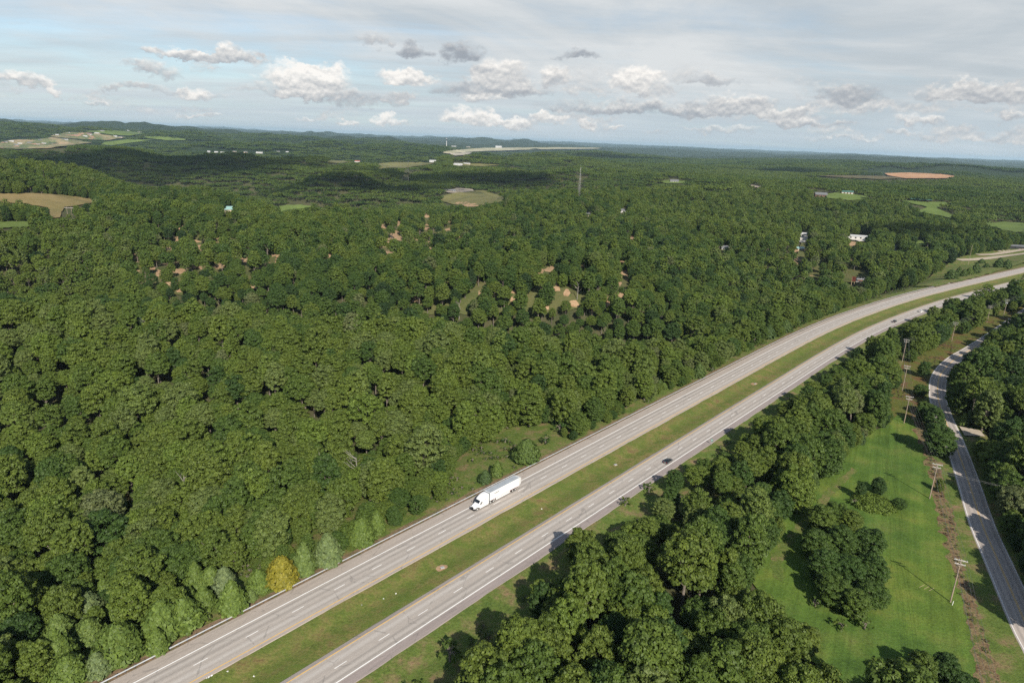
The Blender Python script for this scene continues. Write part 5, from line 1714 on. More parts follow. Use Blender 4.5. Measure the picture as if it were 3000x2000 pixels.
    b = MB(); b.box(-21.55, -7.2, -1.17, 1.17, 4.096, 4.112); b.build('trailer_roof', M['trailer_roof'], tr)
    b = MB()
    for k in range(24): b.box(-7.6 - k * .58, -7.56 - k * .58, -1.16, 1.16, 4.110, 4.118)
    b.build('roof_seam', M['galv'], tr)
    b = MB(); b.box(-7.06, -7.02, -1.22, 1.22, 1.2, 4.02); b.build('front_panel', M['trailer_roof'], tr)
    for s in (-1, 1):
        b = MB(); b.box(-16.9, -10.0, s * 1.24 - .02, s * 1.24 + .02, .42, 1.12); b.build('side_skirt', W_, tr)
        b = MB(); b.poly([(-21.7, s * 1.30, 1.5), (-21.7, s * 1.30, 4.06), (-22.75, s * 1.06, 3.80), (-22.75, s * 1.06, 1.65)]); b.build('tail_panel', W_, tr)
        b = MB()
        for k in range(11): b.box(-8.4 - k * 1.22, -8.38 - k * 1.22, s * 1.302 - .003, s * 1.302 + .003, 1.24, 4.0)
        b.build('panel_seam', M['trailer_roof'], tr)
        b = MB()
        g = np.random.default_rng(4)
        x = -9.15
        while x > -11.3:                       # the small dark line of lettering, too fine to read
            l = g.uniform(.09, .17)
            b.box(x - l, x, s * 1.304 - .004, s * 1.304 + .004, 3.05, 3.05 + g.uniform(.16, .27)); x -= l + .05
        b.build('lettering', M['black_plastic'], tr)
        b = MB(); b.box(-7.9, -7.75, s * 1.304 - .004, s * 1.304 + .004, 3.06, 3.18); b.build('unit_mark', M['black_plastic'], tr)
        b = MB(); b.box(-21.5, -7.3, s * 1.304 - .004, s * 1.304 + .004, 1.16, 1.22); b.build('marker_strip', M['red_lens'], tr)
        b = MB(); b.box(-21.72, -21.70, s * .95 - .15, s * .95 + .15, 1.16, 1.28); b.build('tail_light', M['red_lens'], tr)
    b = MB(); b.poly([(-21.7, -1.2, 4.08), (-21.7, 1.2, 4.08), (-22.7, 1.02, 3.85), (-22.7, -1.02, 3.85)]); b.build('tail_panel', W_, tr)
    b = MB(); b.box(-21.6, -21.5, -1.1, 1.1, .50, .60); b.box(-21.6, -21.5, -.8, -.7, .5, 1.12); b.box(-21.6, -21.5, .7, .8, .5, 1.12); b.build('underrun_bar', M['galv'], tr)
    b = MB(); b.box(-20.6, -17.4, -.9, .9, .75, 1.12); b.box(-9.6, -9.4, -.7, .7, .2, 1.12); b.build('bogie', M['black_plastic'], tr)
    b = MB(); b.tube((-6.55, -.3, 1.6), (-7.05, -.1, 1.9), .03); b.tube((-6.55, .3, 1.6), (-7.05, .1, 1.9), .03); b.build('air_line', M['black_plastic'], root)
    return root


tp = DIR0 * 139.6 + NRM0 * (LD_N + 2.15)
semi_truck((float(tp[0]), float(tp[1]), ZR), math.atan2(-DIR0[1], -DIR0[0]))


# ------------------------------------------------------------------ cars
def car(loc, rz, paint, label, name='car', group='cars on the road', suv=False):
    root = empty(name, loc, rz)
    tag(root, label, 'car', group)
    k = 1.12 if suv else 1.0

    def ring(x, hw, z0, z1, rd):
        return [(x, -hw * .96, z0), (x, -hw, z0 + rd), (x, -hw, z1 - rd), (x, -hw * .86, z1), (x, hw * .86, z1), (x, hw, z1 - rd), (x, hw, z0 + rd), (x, hw * .96, z0)]
    b = MB()
    b.loft([ring(2.38, .62, .36, .62, .06), ring(2.28, .80, .26, .70, .08), ring(1.7, .90, .22, .82 * k, .10), ring(.9, .92, .20, .92 * k, .10), ring(-.2, .92, .20, .94 * k, .10),
            ring(-1.4, .92, .22, .96 * k, .10), ring(-2.0, .89, .26, .95 * k, .10), ring(-2.32, .80, .34, .90 * k, .08), ring(-2.40, .70, .42, .70, .05)])
    body = b.build('body', M[paint], root, True)
    h = 1.46 * (1.16 if suv else 1)
    z = .93 * k
    b = MB()
    xr = -1.95 if suv else -1.70
    b.loft([[(1.02, -.80, z), (1.02, .80, z), (xr - .12, .80, z), (xr - .12, -.80, z)], [(.30, -.66, h - .05), (.30, .66, h - .05), (xr + .55, .66, h - .06), (xr + .55, -.66, h - .06)]])
    b.build('windows', M['glass'], root)
    b = MB(); b.loft([[(.34, -.67, h - .06), (.34, .67, h - .06), (xr + .50, .67, h - .07), (xr + .50, -.67, h - .07)], [(.16, -.58, h), (.16, .58, h), (xr + .72, .58, h - .01), (xr + .72, -.58, h - .01)]])
    b.build('roof', M[paint], root, True)
    b = MB()
    for s in (-1, 1):
        for (x0, x1) in ((1.0, .30), (xr - .10, xr + .55)):
            b.tube((x0, s * .805, z), (x1, s * .668, h - .05), .035)
        b.tube((-.35, s * .808, z), (-.42, s * .67, h - .05), .035)
    b.build('pillar', M[paint], root)
    for s in (-1, 1):
        for x in (1.42, -1.38):
            wheel(root, x, s * .80, .33 * k, .22)
        b = MB(); b.box(2.16, 2.34, s * .62 - .16, s * .62 + .16, .56, .70, .03); b.build('headlight', M['clear_lens'], root)
        b = MB(); b.box(-2.40, -2.26, s * .62 - .17, s * .62 + .17, .66, .82 * k, .03); b.build('tail_light', M['red_lens'], root)
        b = MB(); b.box(.70, .86, s * .98 - .09, s * .98 + .09, .96 * k, 1.10 * k, .03); b.build('mirror', M[paint], root)
        b = MB(); b.box(-.30, -.16, s * .923 - .01, s * .923 + .01, .76, .79); b.box(-1.25, -1.11, s * .923 - .01, s * .923 + .01, .78, .81); b.build('door_handle', M['chrome'], root)
    b = MB(); b.box(-2.415, -2.39, -.26, .26, .52, .66); b.build('number_plate', M['white_paint_car'], root)
    b = MB(); b.box(2.34, 2.40, -.50, .50, .40, .54, .02); b.build('grille', M['black_plastic'], root)
    return root


def on_highway(px, py, line=HE, tang=HW_T):
    p = at([px], [py])[0]
    k = np.hypot(line[:, 0] - p[0], line[:, 1] - p[1]).argmin()
    return p, math.atan2(tang[k][1], tang[k][0])


p_, a_ = on_highway(1957, 1354)
car((float(p_[0]), float(p_[1]), ZR), a_, 'black_paint', 'glossy black saloon car in the lane nearest the small green sign')
p_, a_ = on_highway(2621, 944)
car((float(p_[0]), float(p_[1]), ZR), a_, 'grey_paint', 'dark grey car in the distance on the highway curve', suv=True)
p_, a_ = on_highway(2698, 914)
car((float(p_[0]), float(p_[1]), ZR), a_, 'white_paint_car', 'white car half hidden behind treetops on the highway curve', suv=True)
p_ = at([2889], [987])[0]
k_ = np.hypot(SIDE[:, 0] - p_[0], SIDE[:, 1] - p_[1]).argmin()
q_ = SIDE[k_] - SIDE_N[k_] * -1.8
car((float(q_[0]), float(q_[1]), ZR), math.atan2(-SIDE_T[k_][1], -SIDE_T[k_][0]), 'white_paint_car', 'pale car partly hidden by trees on the country road')


# ------------------------------------------------------------------ guardrail
def guardrail():
    off = 8.25
    s0 = 20.0
    e = at([2838], [822])[0]
    s1 = HW_S[s_at(HW, HW_S, e)]

    def pt(s, o):
        return np.array([np.interp(s, HW_S, HW[:, 0]) + np.interp(s, HW_S, HW_N[:, 0]) * o, np.interp(s, HW_S, HW[:, 1]) + np.interp(s, HW_S, HW_N[:, 1]) * o])
    p0 = pt(150.0, off)
    root = empty('guardrail', (float(p0[0]), float(p0[1]), 0))
    tag(root, 'long galvanised steel guardrail on posts along the outer shoulder', 'guardrail')
    prof = [(.00, .44), (-.055, .47), (-.055, .53), (.0, .57), (.0, .61), (-.055, .65), (-.055, .71), (.0, .75), (.018, .75), (.018, .44)]
    V = []; F = []
    ss = np.arange(s0, s1, 3.81)
    for s in ss:
        for o, z in prof:
            p = pt(s, off + o)
            V.append((p[0] - p0[0], p[1] - p0[1], z + ZR))
    n = len(prof)
    for a in range(len(ss) - 1):
        for k in range(n):
            j = (k + 1) % n
            F.append((a * n + k, a * n + j, (a + 1) * n + j, (a + 1) * n + k))
    mesh_obj('rail', V, F, M['galv'], root)
    posts = np.arange(s0 + 1, s1, 1.905)
    vis = []
    b = MB(); b.box(.06, .26, -.09, .09, -.6, .84); b.box(.018, .06, -.07, .07, .46, .74)
    pm = b.build('post', M['post_wood'], root)
    far_b = MB()
    P = np.array([pt(s, off) for s in posts])
    px, py = project(P[:, 0], P[:, 1], .7)
    seen = (px > 0) & (px < 3000) & (py > 0) & (py < 2000)
    order = np.argsort(np.where(seen, np.hypot(P[:, 0], P[:, 1]), 1e9))
    first = set(int(i) for i in order[:100])
    used_first = False
    for i, s in enumerate(posts):
        nx = np.interp(s, HW_S, HW_N[:, 0]); ny = np.interp(s, HW_S, HW_N[:, 1])
        a = math.atan2(ny, nx)
        if i in first:
            o = pm if not used_first else pm.copy()
            if used_first: COL.objects.link(o); o.parent = root
            used_first = True
            o.location = (P[i][0] - p0[0], P[i][1] - p0[1], ZR); o.rotation_euler = (0, 0, a)
        else:
            q = len(far_b.bm.verts)
            far_b.box(.06, .26, -.09, .09, -.6, .84)
            far_b.bm.verts.ensure_lookup_table()
            R_ = Matrix.Rotation(a, 4, 'Z')
            for v in far_b.bm.verts[q:]:
                v.co = R_ @ v.co + Vector((P[i][0] - p0[0], P[i][1] - p0[1], ZR))
    o = far_b.build('far_posts', M['post_wood'], root)
    o['kind'] = 'stuff'
    return root


guardrail()

# ------------------------------------------------------------------ power line
POLES = [((2784, 1763), 13.2, 'nearest utility pole with pale crossarms, standing in the meadow edge'),
         ((2723, 1460), 13.4, 'second utility pole at the edge of the brown scrub'),
         ((2648, 1240), 13.0, 'third utility pole beside the tall wood strip'),
         ((2643, 1144), 13.4, 'fourth utility pole in shade, its crossarms over the sunlit strip'),
         ((2643, 1059), 13.4, 'fifth utility pole rising before a light green tree'),
         ((2788, 999), 12.6, 'sixth utility pole in the middle of the cleared strip'),
         ((2891, 945), 12.6, 'seventh utility pole near the far end of the cleared strip'),
         ((2940, 925), 12.8, 'farthest utility pole, carrying two transformer cans')]
PB = [np.array(foot(*p)) for p, _, _ in POLES]
ATT = []
arm_off = [(-1.35, 0.0), (-.45, 0.0), (1.35, 0.0), (-1.05, -1.15), (1.05, -1.15)]
back = PB[0] + (PB[0] - PB[1]) * 1.0
front = PB[-1] + (PB[-1] - PB[-2]) * 1.0
chain = [back] + PB + [front]
for i, (b_, (pp_, h_, lb_)) in enumerate(zip(PB, POLES)):
    d = chain[i + 2] - chain[i]
    a = math.atan2(d[1], d[0]) - math.pi / 2                # crossarm direction along local x
    root = empty('utility_pole', tuple(float(v) for v in b_), a)
    tag(root, lb_, 'utility pole', 'utility poles along the country road')
    b = MB(); b.tube((0, 0, -.8), (0, 0, h_), .19, .115, 10); b.build('pole', M['pole_wood'], root, True)
    for z, l in ((h_ - .35, 1.55), (h_ - 1.5, 1.25)):
        b = MB(); b.box(-l, l, -.20, -.10, z - .07, z + .07); b.box(-l, l, .10, .20, z - .07, z + .07)
        b.tube((-.75, -.17, z - .05), (0, -.13, z - .75), .022); b.tube((.75, -.17, z - .05), (0, -.13, z - .75), .022)
        b.build('crossarm', M['arm_wood'], root)
    for ox, oz in arm_off:
        b = MB(); z = h_ - .35 + oz + .07
        b.tube((ox, 0, z), (ox, 0, z + .10), .03); b.tube((ox, 0, z + .10), (ox, 0, z + .20), .085, .055, 10); b.tube((ox, 0, z + .2), (ox, 0, z + .27), .06, .04, 10)
        b.build('insulator', M['porcelain'], root, True)
    if i == 7:
        for s in (-1, 1):
            b = MB(); b.tube((s * .45, -.2, h_ - 3.4), (s * .45, -.2, h_ - 2.3), .26, .26, 14); b.build('transformer', M['galv'], root, True)
    ATT.append((b_, a, h_))
PN = []
for (b_, a, h_) in ATT:
    PN.append([(b_[0] + math.cos(a) * ox, b_[1] + math.sin(a) * ox, b_[2] + h_ - .35 + oz + .32) for ox, oz in arm_off])
ext0 = [tuple(np.array(PN[0][k]) * 2 - np.array(PN[1][k])) for k in range(5)]
ext1 = [tuple(np.array(PN[-1][k]) + (front - PB[-1])) for k in range(5)]
WL = ['outer conductor of the upper crossarms, wood side', 'middle conductor of the upper crossarms', 'outer conductor of the upper crossarms, road side', 'conductor of the lower crossarms, wood side', 'conductor of the lower crossarms, road side']
for k in range(5):
    b = MB()
    seq = [ext0[k]] + [pn[k] for pn in PN] + [ext1[k]]
    for p, q in zip(seq, seq[1:]):
        p = Vector(p); q = Vector(q); sag = min(1.6, (q - p).length * .016)
        pr = None
        for t in np.linspace(0, 1, 13):
            c = p.lerp(q, float(t)); c.z -= sag * 4 * t * (1 - t)
            if pr is not None: b.tube(pr, c, (.022), .022, 4, caps=False)
            pr = c
    o = b.build('power_line', M['wire'])
    tag(o, 'thin grey ' + WL[k], 'cable', 'power lines between the poles')
# two service lines crossing the country road from the second pole
for k, dy in enumerate((0, 1.4)):
    b = MB(); p = Vector((ATT[1][0][0], ATT[1][0][1], 11.2 - k * .8)); q = Vector((ATT[1][0][0] + 62, ATT[1][0][1] - 28 + dy * 3, 9.0 - k * .5)); pr = None
    for t in np.linspace(0, 1, 15):
        c = p.lerp(q, float(t)); c.z -= 3.2 * t * (1 - t)
        if pr is not None: b.tube(pr, c, (.022), .022, 4, caps=False)
        pr = c
    tag(b.build('service_line', M['wire']), ('upper' if k == 0 else 'lower') + ' service cable crossing over the country road', 'cable', 'service cables over the country road')
b = MB(); p_ = np.array(foot(2789, 1772)); b.tube((0, 0, -.2), (.12, 0, 1.3), .09, .09, 8); o = b.build('guy_marker', M['litter']); o.location = tuple(p_)
tag(o, 'short white marker tube beside the nearest utility pole', 'marker')

# ------------------------------------------------------------------ small roadside things
p_ = foot(2084, 1303)
root = empty('road_sign', (p_[0], p_[1], p_[2]), math.atan2(DIR0[1], DIR0[0]) - math.pi / 2)
tag(root, 'small green road sign on a post beside the far shoulder', 'road sign')
b = MB(); b.box(-.45, .45, -.02, .02, 1.5, 2.6, .015); pn_ = b.build('panel', M['sign_green'], root)
b = MB(); b.box(-.36, .36, -.024, -.021, 2.25, 2.40); b.box(-.2, .2, -.024, -.021, 1.75, 2.10); b.build('lettering', M['white_paint'], pn_)
b = MB(); b.box(-.04, .04, .022, .08, -.3, 2.5); b.build('post', M['galv'], root)


def drain(px, py, r, label):
    p = foot(px, py)
    root = empty('drain_inlet', (p[0], p[1], p[2] + .02), .5)
    tag(root, label, 'drain', 'drains in the grass median')
    g = np.random.default_rng(int(px))
    n = 22
    ring = [(math.cos(2 * math.pi * k / n) * r * g.uniform(.8, 1.15), math.sin(2 * math.pi * k / n) * r * .8 * g.uniform(.8, 1.15)) for k in range(n)]
    V = [(0, 0, .16)] + [(x * .6, y * .6, .14) for x, y in ring] + [(x, y, .06) for x, y in ring]
    F = [(0, 1 + k, 1 + (k + 1) % n) for k in range(n)] + [(1 + k, 1 + n + k, 1 + n + (k + 1) % n, 1 + (k + 1) % n) for k in range(n)]
    mesh_obj('soil_ring', V, F, M['soil'], root)
    b = MB(); b.box(-.55, .55, -.45, .45, .0, .34, .05); b.build('kerb_block', M['stone'], root)
    b = MB()
    for k in range(7): b.box(-.42 + k * .13, -.36 + k * .13, -.34, .34, .345, .37)
    b.build('grate', M['galv'], root)


drain(1296, 1664, 2.0, 'stone drain inlet in a ring of bare earth, nearest in the median')
drain(2212, 1125, 2.4, 'bare earth drain patch far up the median near the curve')
drain(1803, 1362, .9, 'small stony drain patch in the median level with the black car')
g_ = np.random.default_rng(12)
for k_, (px_, py_, lb_) in enumerate([(615, 1982, 'long white strip of litter at the bottom of the median'), (667, 1967, 'curled white plastic scrap near the bottom of the median'), (744, 1981, 'white crumpled litter near the right side of the lower median'),
                                      (1124, 1754, 'small white paper scrap in the median left of the drain'), (1160, 1739, 'white torn bag in the median left of the drain'), (1060, 1772, 'white scrap farther down the median than the torn bag'),
                                      (1587, 1491, 'white scrap in the median below the truck trailer'), (1514, 1384, 'small white scrap behind the guardrail above the trailer'), (1417, 1437, 'white scrap behind the guardrail beside the cab')]):
    p = foot(px_, py_)
    n = 9; L_ = 1.5 if k_ == 0 else g_.uniform(.25, .5)
    V = []
    for i in range(n):
        for j in (0, 1):
            V.append((L_ * (i / n - .5), (j - .5) * .28 + .1 * math.sin(i * 2.1 + k_), .10 + .10 * math.sin(i * 1.7 + j + k_)))
    o = mesh_obj('plastic_scrap', V, [(2 * i, 2 * i + 1, 2 * i + 3, 2 * i + 2) for i in range(n - 1)], M['litter'])
    o.location = (p[0], p[1], p[2] + .04); o.rotation_euler.z = .86 if k_ == 0 else k_ * 1.3
    tag(o, lb_, 'scrap', 'litter on the grass')
for k_ in range(3):
    p = foot(2715 + k_ * 14 - 14, 1716 + k_ * 5)
    b = MB(); b.box(-1.3, 1.3, -.05, .05, 0, .08); o = b.build('timber', M['wood_rail']); o.location = p; o.rotation_euler.z = .55
    tag(o, ('left', 'middle', 'right')[k_] + ' of three pale timbers lying in the meadow grass', 'timber', 'timbers in the meadow')

# billboard beyond the curve: two faces in a wedge on timber legs
p_ = foot(2505, 837)
root = empty('billboard', p_, math.radians(-12))
tag(root, 'dark two faced billboard on timber legs among trees by the highway', 'billboard')
b = MB(); b.box(-.2, 8.6, -.15, .15, 4.2, 9.2); fc = b.build('front_face', M['bill_black'], root)
g_ = np.random.default_rng(3)
b = MB(); x = .5
while x < 7.6:
    l = g_.uniform(.28, .55); b.box(x, x + l, -.17, -.152, 7.0, 7.0 + g_.uniform(.8, 1.1)); x += l + .16
b.box(-.1, 8.5, -.17, -.152, 4.5, 4.85); b.build('grey_lettering', M['bill_grey'], fc)
b = MB(); x = 1.7
while x < 6.3:
    l = g_.uniform(.22, .45); b.box(x, x + l, -.17, -.152, 5.6, 5.6 + g_.uniform(.5, .75)); x += l + .14
b.build('orange_lettering', M['bill_orange'], fc)
b = MB(); b.prism([(-3.6, 4.2), (-3.6, 9.2), (-.25, 9.2), (-.25, 4.2)], .0, .25)
for v in b.bm.verts: v.co.y += -(v.co.x + .25) * .75
b.build('side_face', M['bill_red'], root)
for x, y in ((-3.2, 2.4), (-1.0, .9), (1.4, .35), (3.6, .35), (5.6, .35), (8.0, .35)):
    b = MB(); b.box(x - .16, x + .16, y - .16, y + .16, -.5, 8.6); b.build('leg', M['wood_rail'], root)
b = MB(); b.box(-.1, 8.5, -.9, -.16, 4.02, 4.14); b.build('catwalk', M['wood_rail'], root)
b = MB()
for x in (1.5, 4.2, 7.0): b.tube((x, -.15, 9.2), (x, -1.6, 9.5), .05); b.box(x - .3, x + .3, -1.8, -1.5, 9.4, 9.6)
b.build('floodlight', M['galv'], root)


# ------------------------------------------------------------------ buildings
def building(px, py, L_, D_, eave, rise, rz, wall, roof, label, name='house', cat='house', group=None, doors=0, windows=3, open_front=False, scale_px=None, door_mat='white_wall'):
    p = foot(px, py)
    root = empty(name, p, rz)
    tag(root, label, cat, group)
    hx, hy = L_ / 2, D_ / 2
    b = MB()
    if open_front:
        b.box(-hx, hx, hy - .3, hy, 0, eave); b.box(-hx, -hx + .3, -hy, hy - .3, 0, eave); b.box(hx - .3, hx, -hy, hy - .3, 0, eave)
    else:
        b.prism([(-hy, -1), (-hy, eave), (0, eave + rise), (hy, eave), (hy, -1)], -hx, hx)
        for v in b.bm.verts: v.co = Vector((v.co.y, v.co.x, v.co.z))
    b.build('wall', M[wall], root)
    b = MB(); o = .5
    zz = rise * (hy + o) / hy
    b.prism([(-hy - o, eave - (zz - rise) + .06), (0, eave + rise + .06), (hy + o, eave - (zz - rise) + .06), (hy + o, eave - (zz - rise) + .26), (0, eave + rise + .28), (-hy - o, eave - (zz - rise) + .26)], -hx - o, hx + o)
    for v in b.bm.verts: v.co = Vector((v.co.y, v.co.x, v.co.z))
    b.build('roof', M[roof], root)
    if open_front:
        for k in range(int(L_ // 5) + 1):
            x = -hx + .2 + k * (L_ - .4) / int(L_ // 5)
            b = MB(); b.box(x - .14, x + .14, -hy, -hy + .28, 0, eave); b.build('post', M['brick_wall'], root)
        return root
    nslot = doors + windows
    for k in range(nslot):
        x = -hx + L_ * (k + .5) / nslot
        w = min(1.7, L_ / nslot * .36)
        b = MB()
        if k < doors:
            b.box(x - w, x + w, -hy - .05, -hy - .004, 0, eave * .82); b.build('door', M[door_mat], root)
        else:
            b.box(x - w * .7, x + w * .7, -hy - .05, -hy - .004, eave * .35, eave * .78); b.build('window', M['glass'], root)
    return root


building(2404, 575, 26, 14, 4.0, 4.5, -.15, 'brick_wall', 'grey_roof', 'long grey roofed brick house left of the barn with white doors', windows=5)
building(2480, 569, 27, 15, 5.0, 3.2, -.22, 'brick_wall', 'green_roof', 'green roofed metal barn with a row of white doors', 'barn', 'barn', doors=4, windows=0)
building(2694, 590, 46, 14, 4.2, 3.2, -.12, 'brick_wall', 'green_roof', 'long low open sided barn with a dark green roof', 'barn', 'barn', open_front=True)
building(2512, 700, 40, 13, 4.2, 1.6, -.35, 'white_wall', 'white_roof', 'long low white roofed building among trees on the right', 'warehouse', 'warehouse', windows=6)
building(2356, 692, 15, 10, 3.6, 1.8, -.2, 'white_wall', 'white_roof', 'small white building at the white gravel lot', 'shed', 'shed', windows=2)
building(2340, 734, 13, 8, 3.0, 1.6, .5, 'tan_wall', 'teal_roof', 'small shed with pale metal roof below the white gravel lot', 'shed', 'shed', windows=2)
building(2123, 732, 11, 8, 3.2, 2.0, .1, 'white_wall', 'grey_roof', 'small pale house hidden in the wood right of centre')
building(2623, 732, 14, 9, 4.0, 2.0, -.3, 'white_wall', 'grey_roof', 'white house showing through trees beyond the billboard')
building(1975, 534, 24, 13, 4.0, 3.6, -.1, 'white_wall', 'grey_roof', 'pale house with grey roof on a lawn beyond the lattice tower', windows=5)
building(1316, 560, 38, 10, 4.0, 1.2, -.1, 'white_wall', 'white_roof', 'long white trailer building beside the hilltop field', 'trailer_building', 'building', windows=6)
building(1352, 559, 15, 8, 3.4, 1.2, .2, 'tan_wall', 'grey_roof', 'small tan outbuilding right of the white trailer building', 'shed', 'shed')
building(672, 620, 18, 12, 3.8, 4.2, .35, 'tan_wall', 'teal_roof', 'barn with a pale teal roof poking out of the wood', 'barn', 'barn', windows=2)
building(1047, 475, 30, 14, 5, 4, .1, 'white_wall', 'red_roof', 'white farmhouse with a red roof left of the pasture')
building(1268, 475, 30, 14, 5, 4, 0, 'white_wall', 'white_roof', 'white farm building behind the yellow green pasture', 'barn', 'barn')
building(1342, 484, 40, 14, 5, 3, -.1, 'white_wall', 'white_roof', 'long white farm shed right of the pasture', 'barn', 'barn')
building(1368, 483, 30, 14, 5, 3, -.1, 'tan_wall', 'white_roof', 'tan farm shed right of the long white farm shed', 'barn', 'barn')
building(1719, 632, 11, 8, 3.4, 2, .3, 'tan_wall', 'white_roof', 'tiny tan cabin in the wood below the lattice tower', 'cabin', 'cabin', windows=2)
building(1825, 622, 15, 9, 3.4, 2.4, .1, 'white_wall', 'grey_roof', 'grey roofed cottage hidden in the wood right of the lattice tower')
building(2985, 730, 30, 12, 4.2, 1.5, -.2, 'black_plastic', 'grey_roof', 'dark low building at the right edge behind the gravel lot', 'shed', 'shed', windows=2)
for k_, (px_, w_, wl_, rf_, d_) in enumerate([(612, 16, 'white_wall', 'white_roof', 'leftmost small white house on the dark ridge'), (634, 20, 'white_wall', 'white_roof', 'second white house from the left on the dark ridge'),
                                               (653, 26, 'white_wall', 'white_roof', 'widest white house on the dark ridge'), (688, 20, 'tan_wall', 'grey_roof', 'tan house in the middle of the ridge row'),
                                               (720, 20, 'tan_wall', 'grey_roof', 'tan house right of the ridge row middle'), (760, 36, 'white_wall', 'white_roof', 'long cream house on the dark ridge'),
                                               (815, 18, 'white_wall', 'grey_roof', 'white house with a grey roof near the right end of the ridge row'), (842, 16, 'white_wall', 'white_roof', 'rightmost white house on the dark ridge')]):
    building(px_, 446 + (k_ % 3) * 1.5, w_ * 1.1, 13, 4.5, 3.5, .1 * (k_ % 3), wl_, rf_, d_, group='houses on the far ridge')
g_ = np.random.default_rng(8)
DEV = [(15, 419), (34, 417), (60, 424), (88, 421), (112, 427), (128, 424), (150, 425), (165, 398), (200, 392), (224, 398), (250, 402), (262, 396), (300, 386), (338, 402), (352, 404), (372, 384), (410, 388), (432, 394), (118, 414), (190, 411), (285, 393), (46, 427)]
for k_, (px_, py_) in enumerate(sorted(DEV)):
    sd_ = g_.uniform(26, 46)
    building(px_, py_, sd_, 18, 6, 5, g_.uniform(-.4, .4), 'white_wall' if k_ % 3 else 'tan_wall', 'white_roof' if k_ % 2 else 'grey_roof',
             '%s house, %s counted from the left on the graded hillside' % (('white walled' if k_ % 3 else 'tan walled') + (' pale roofed' if k_ % 2 else ' grey roofed'),
                                                                         ['leftmost', 'second', 'third', 'fourth', 'fifth', 'sixth', 'seventh', 'eighth', 'ninth', 'tenth', 'eleventh', 'twelfth', 'thirteenth', 'fourteenth', 'fifteenth', 'sixteenth', 'seventeenth', 'eighteenth', 'nineteenth', 'twentieth', 'twenty first', 'last'][k_]),
             group='houses on the graded hillside', windows=2)


def far_len(px, py, n):
    p = foot(px, py)
    return p, n * math.sqrt(p[0] ** 2 + p[1] ** 2 + (CAM_H - p[2]) ** 2) / FPX


p_, h_ = far_len(1461, 434, 6)
building(1461, 434, h_ * 2.9, h_ * 1.6, h_ * .75, h_ * .25, -.05, 'white_wall', 'white_roof', 'large white hangar on the distant airfield', 'hangar', 'hangar', windows=0, doors=3, door_mat='white_roof')
for k_, (px_, py_, n_, d_) in enumerate([(1330, 430, 2.2, 'low pale terminal block right of the control tower'), (1290, 431, 2.0, 'low pale block left of the control tower'), (1512, 437, 2.0, 'small white airfield hut right of the hangar'), (1372, 432, 1.8, 'low airfield shed between tower and hangar')]):
    p_, h_ = far_len(px_, py_, n_)
    building(px_, py_, h_ * 6, h_ * 3, h_ * .8, h_ * .2, 0, 'white_wall' if k_ % 2 == 0 else 'tan_wall', 'white_roof', d_, 'airfield_building', 'building', windows=3)
# control tower
p_, h_ = far_len(1308, 430, 23)
root = empty('control_tower', p_)
tag(root, 'pale control tower standing over the distant airfield', 'tower')
b = MB(); b.tube((0, 0, -2), (0, 0, h_ * .72), h_ * .05, h_ * .035, 12); b.build('shaft', M['white_wall'], root)
b = MB(); b.tube((0, 0, h_ * .72), (0, 0, h_ * .90), h_ * .06, h_ * .085, 8); b.build('cabin', M['glass'], root)
b = MB(); b.tube((0, 0, h_ * .90), (0, 0, h_ * .94), h_ * .095, h_ * .085, 8); b.tube((0, 0, h_ * .94), (0, 0, h_ * 1.05), h_ * .012, h_ * .008, 6); b.build('roof', M['white_roof'], root)
# lattice tower
p_, h_ = far_len(1695, 590, 94)
root = empty('lattice_tower', p_, .4)
tag(root, 'tall grey lattice mast rising from the wood right of centre', 'tower')
legs = [[(math.cos(2.094 * k) * w, math.sin(2.094 * k) * w, z) for k in range(3)] for z, w in zip(np.linspace(0, h_, 19), np.linspace(2.9, .55, 19))]
for k in range(3):
    b = MB()
    for a, c in zip(legs, legs[1:]): b.tube(a[k], c[k], .075, .075, 5)
    b.build('leg', M['steel'], root)
b = MB()
for a, c in zip(legs, legs[1:]):
    for k in range(3):
        b.tube(a[k], c[(k + 1) % 3], .035, .035, 4); b.tube(a[k], a[(k + 1) % 3], .035, .035, 4)
b.build('bracing', M['steel'], root)
b = MB(); b.tube((0, 0, h_), (0, 0, h_ + 3), .06, .04, 5); b.build('antenna', M['steel'], root)
p_, h_ = far_len(1196, 540, 66)
root = empty('radio_mast', p_)
tag(root, 'slender red and white guyed mast left of the hilltop field', 'mast')
for k in range(6):
    b = MB(); b.tube((0, 0, h_ * k / 6), (0, 0, h_ * (k + 1) / 6), .36, .36, 6); b.build('mast_section', M['white_roof'] if k % 2 else M['red_roof'], root)
for k in range(3):
    b = MB()
    for f in (.5, .95): b.tube((0, 0, h_ * f), (math.cos(2.1 * k) * h_ * .5, math.sin(2.1 * k) * h_ * .5, 0), .03, .03, 4)
    b.build('guy_wire', M['wire'], root)
p_, h_ = far_len(206, 640, 28)
root = empty('h_frame_pole', p_, .2)
tag(root, 'two legged timber pole at the foot of the tan field', 'utility pole')
for s in (-1, 1):
    b = MB(); b.tube((s * 2.3, 0, -1), (s * 2.3, 0, h_), .22, .16, 8); b.build('leg', M['pole_wood'], root)
b = MB(); b.box(-4.6, 4.6, -.15, .15, h_ - 1.2, h_ - .85); b.build('crossarm', M['arm_wood'], root)
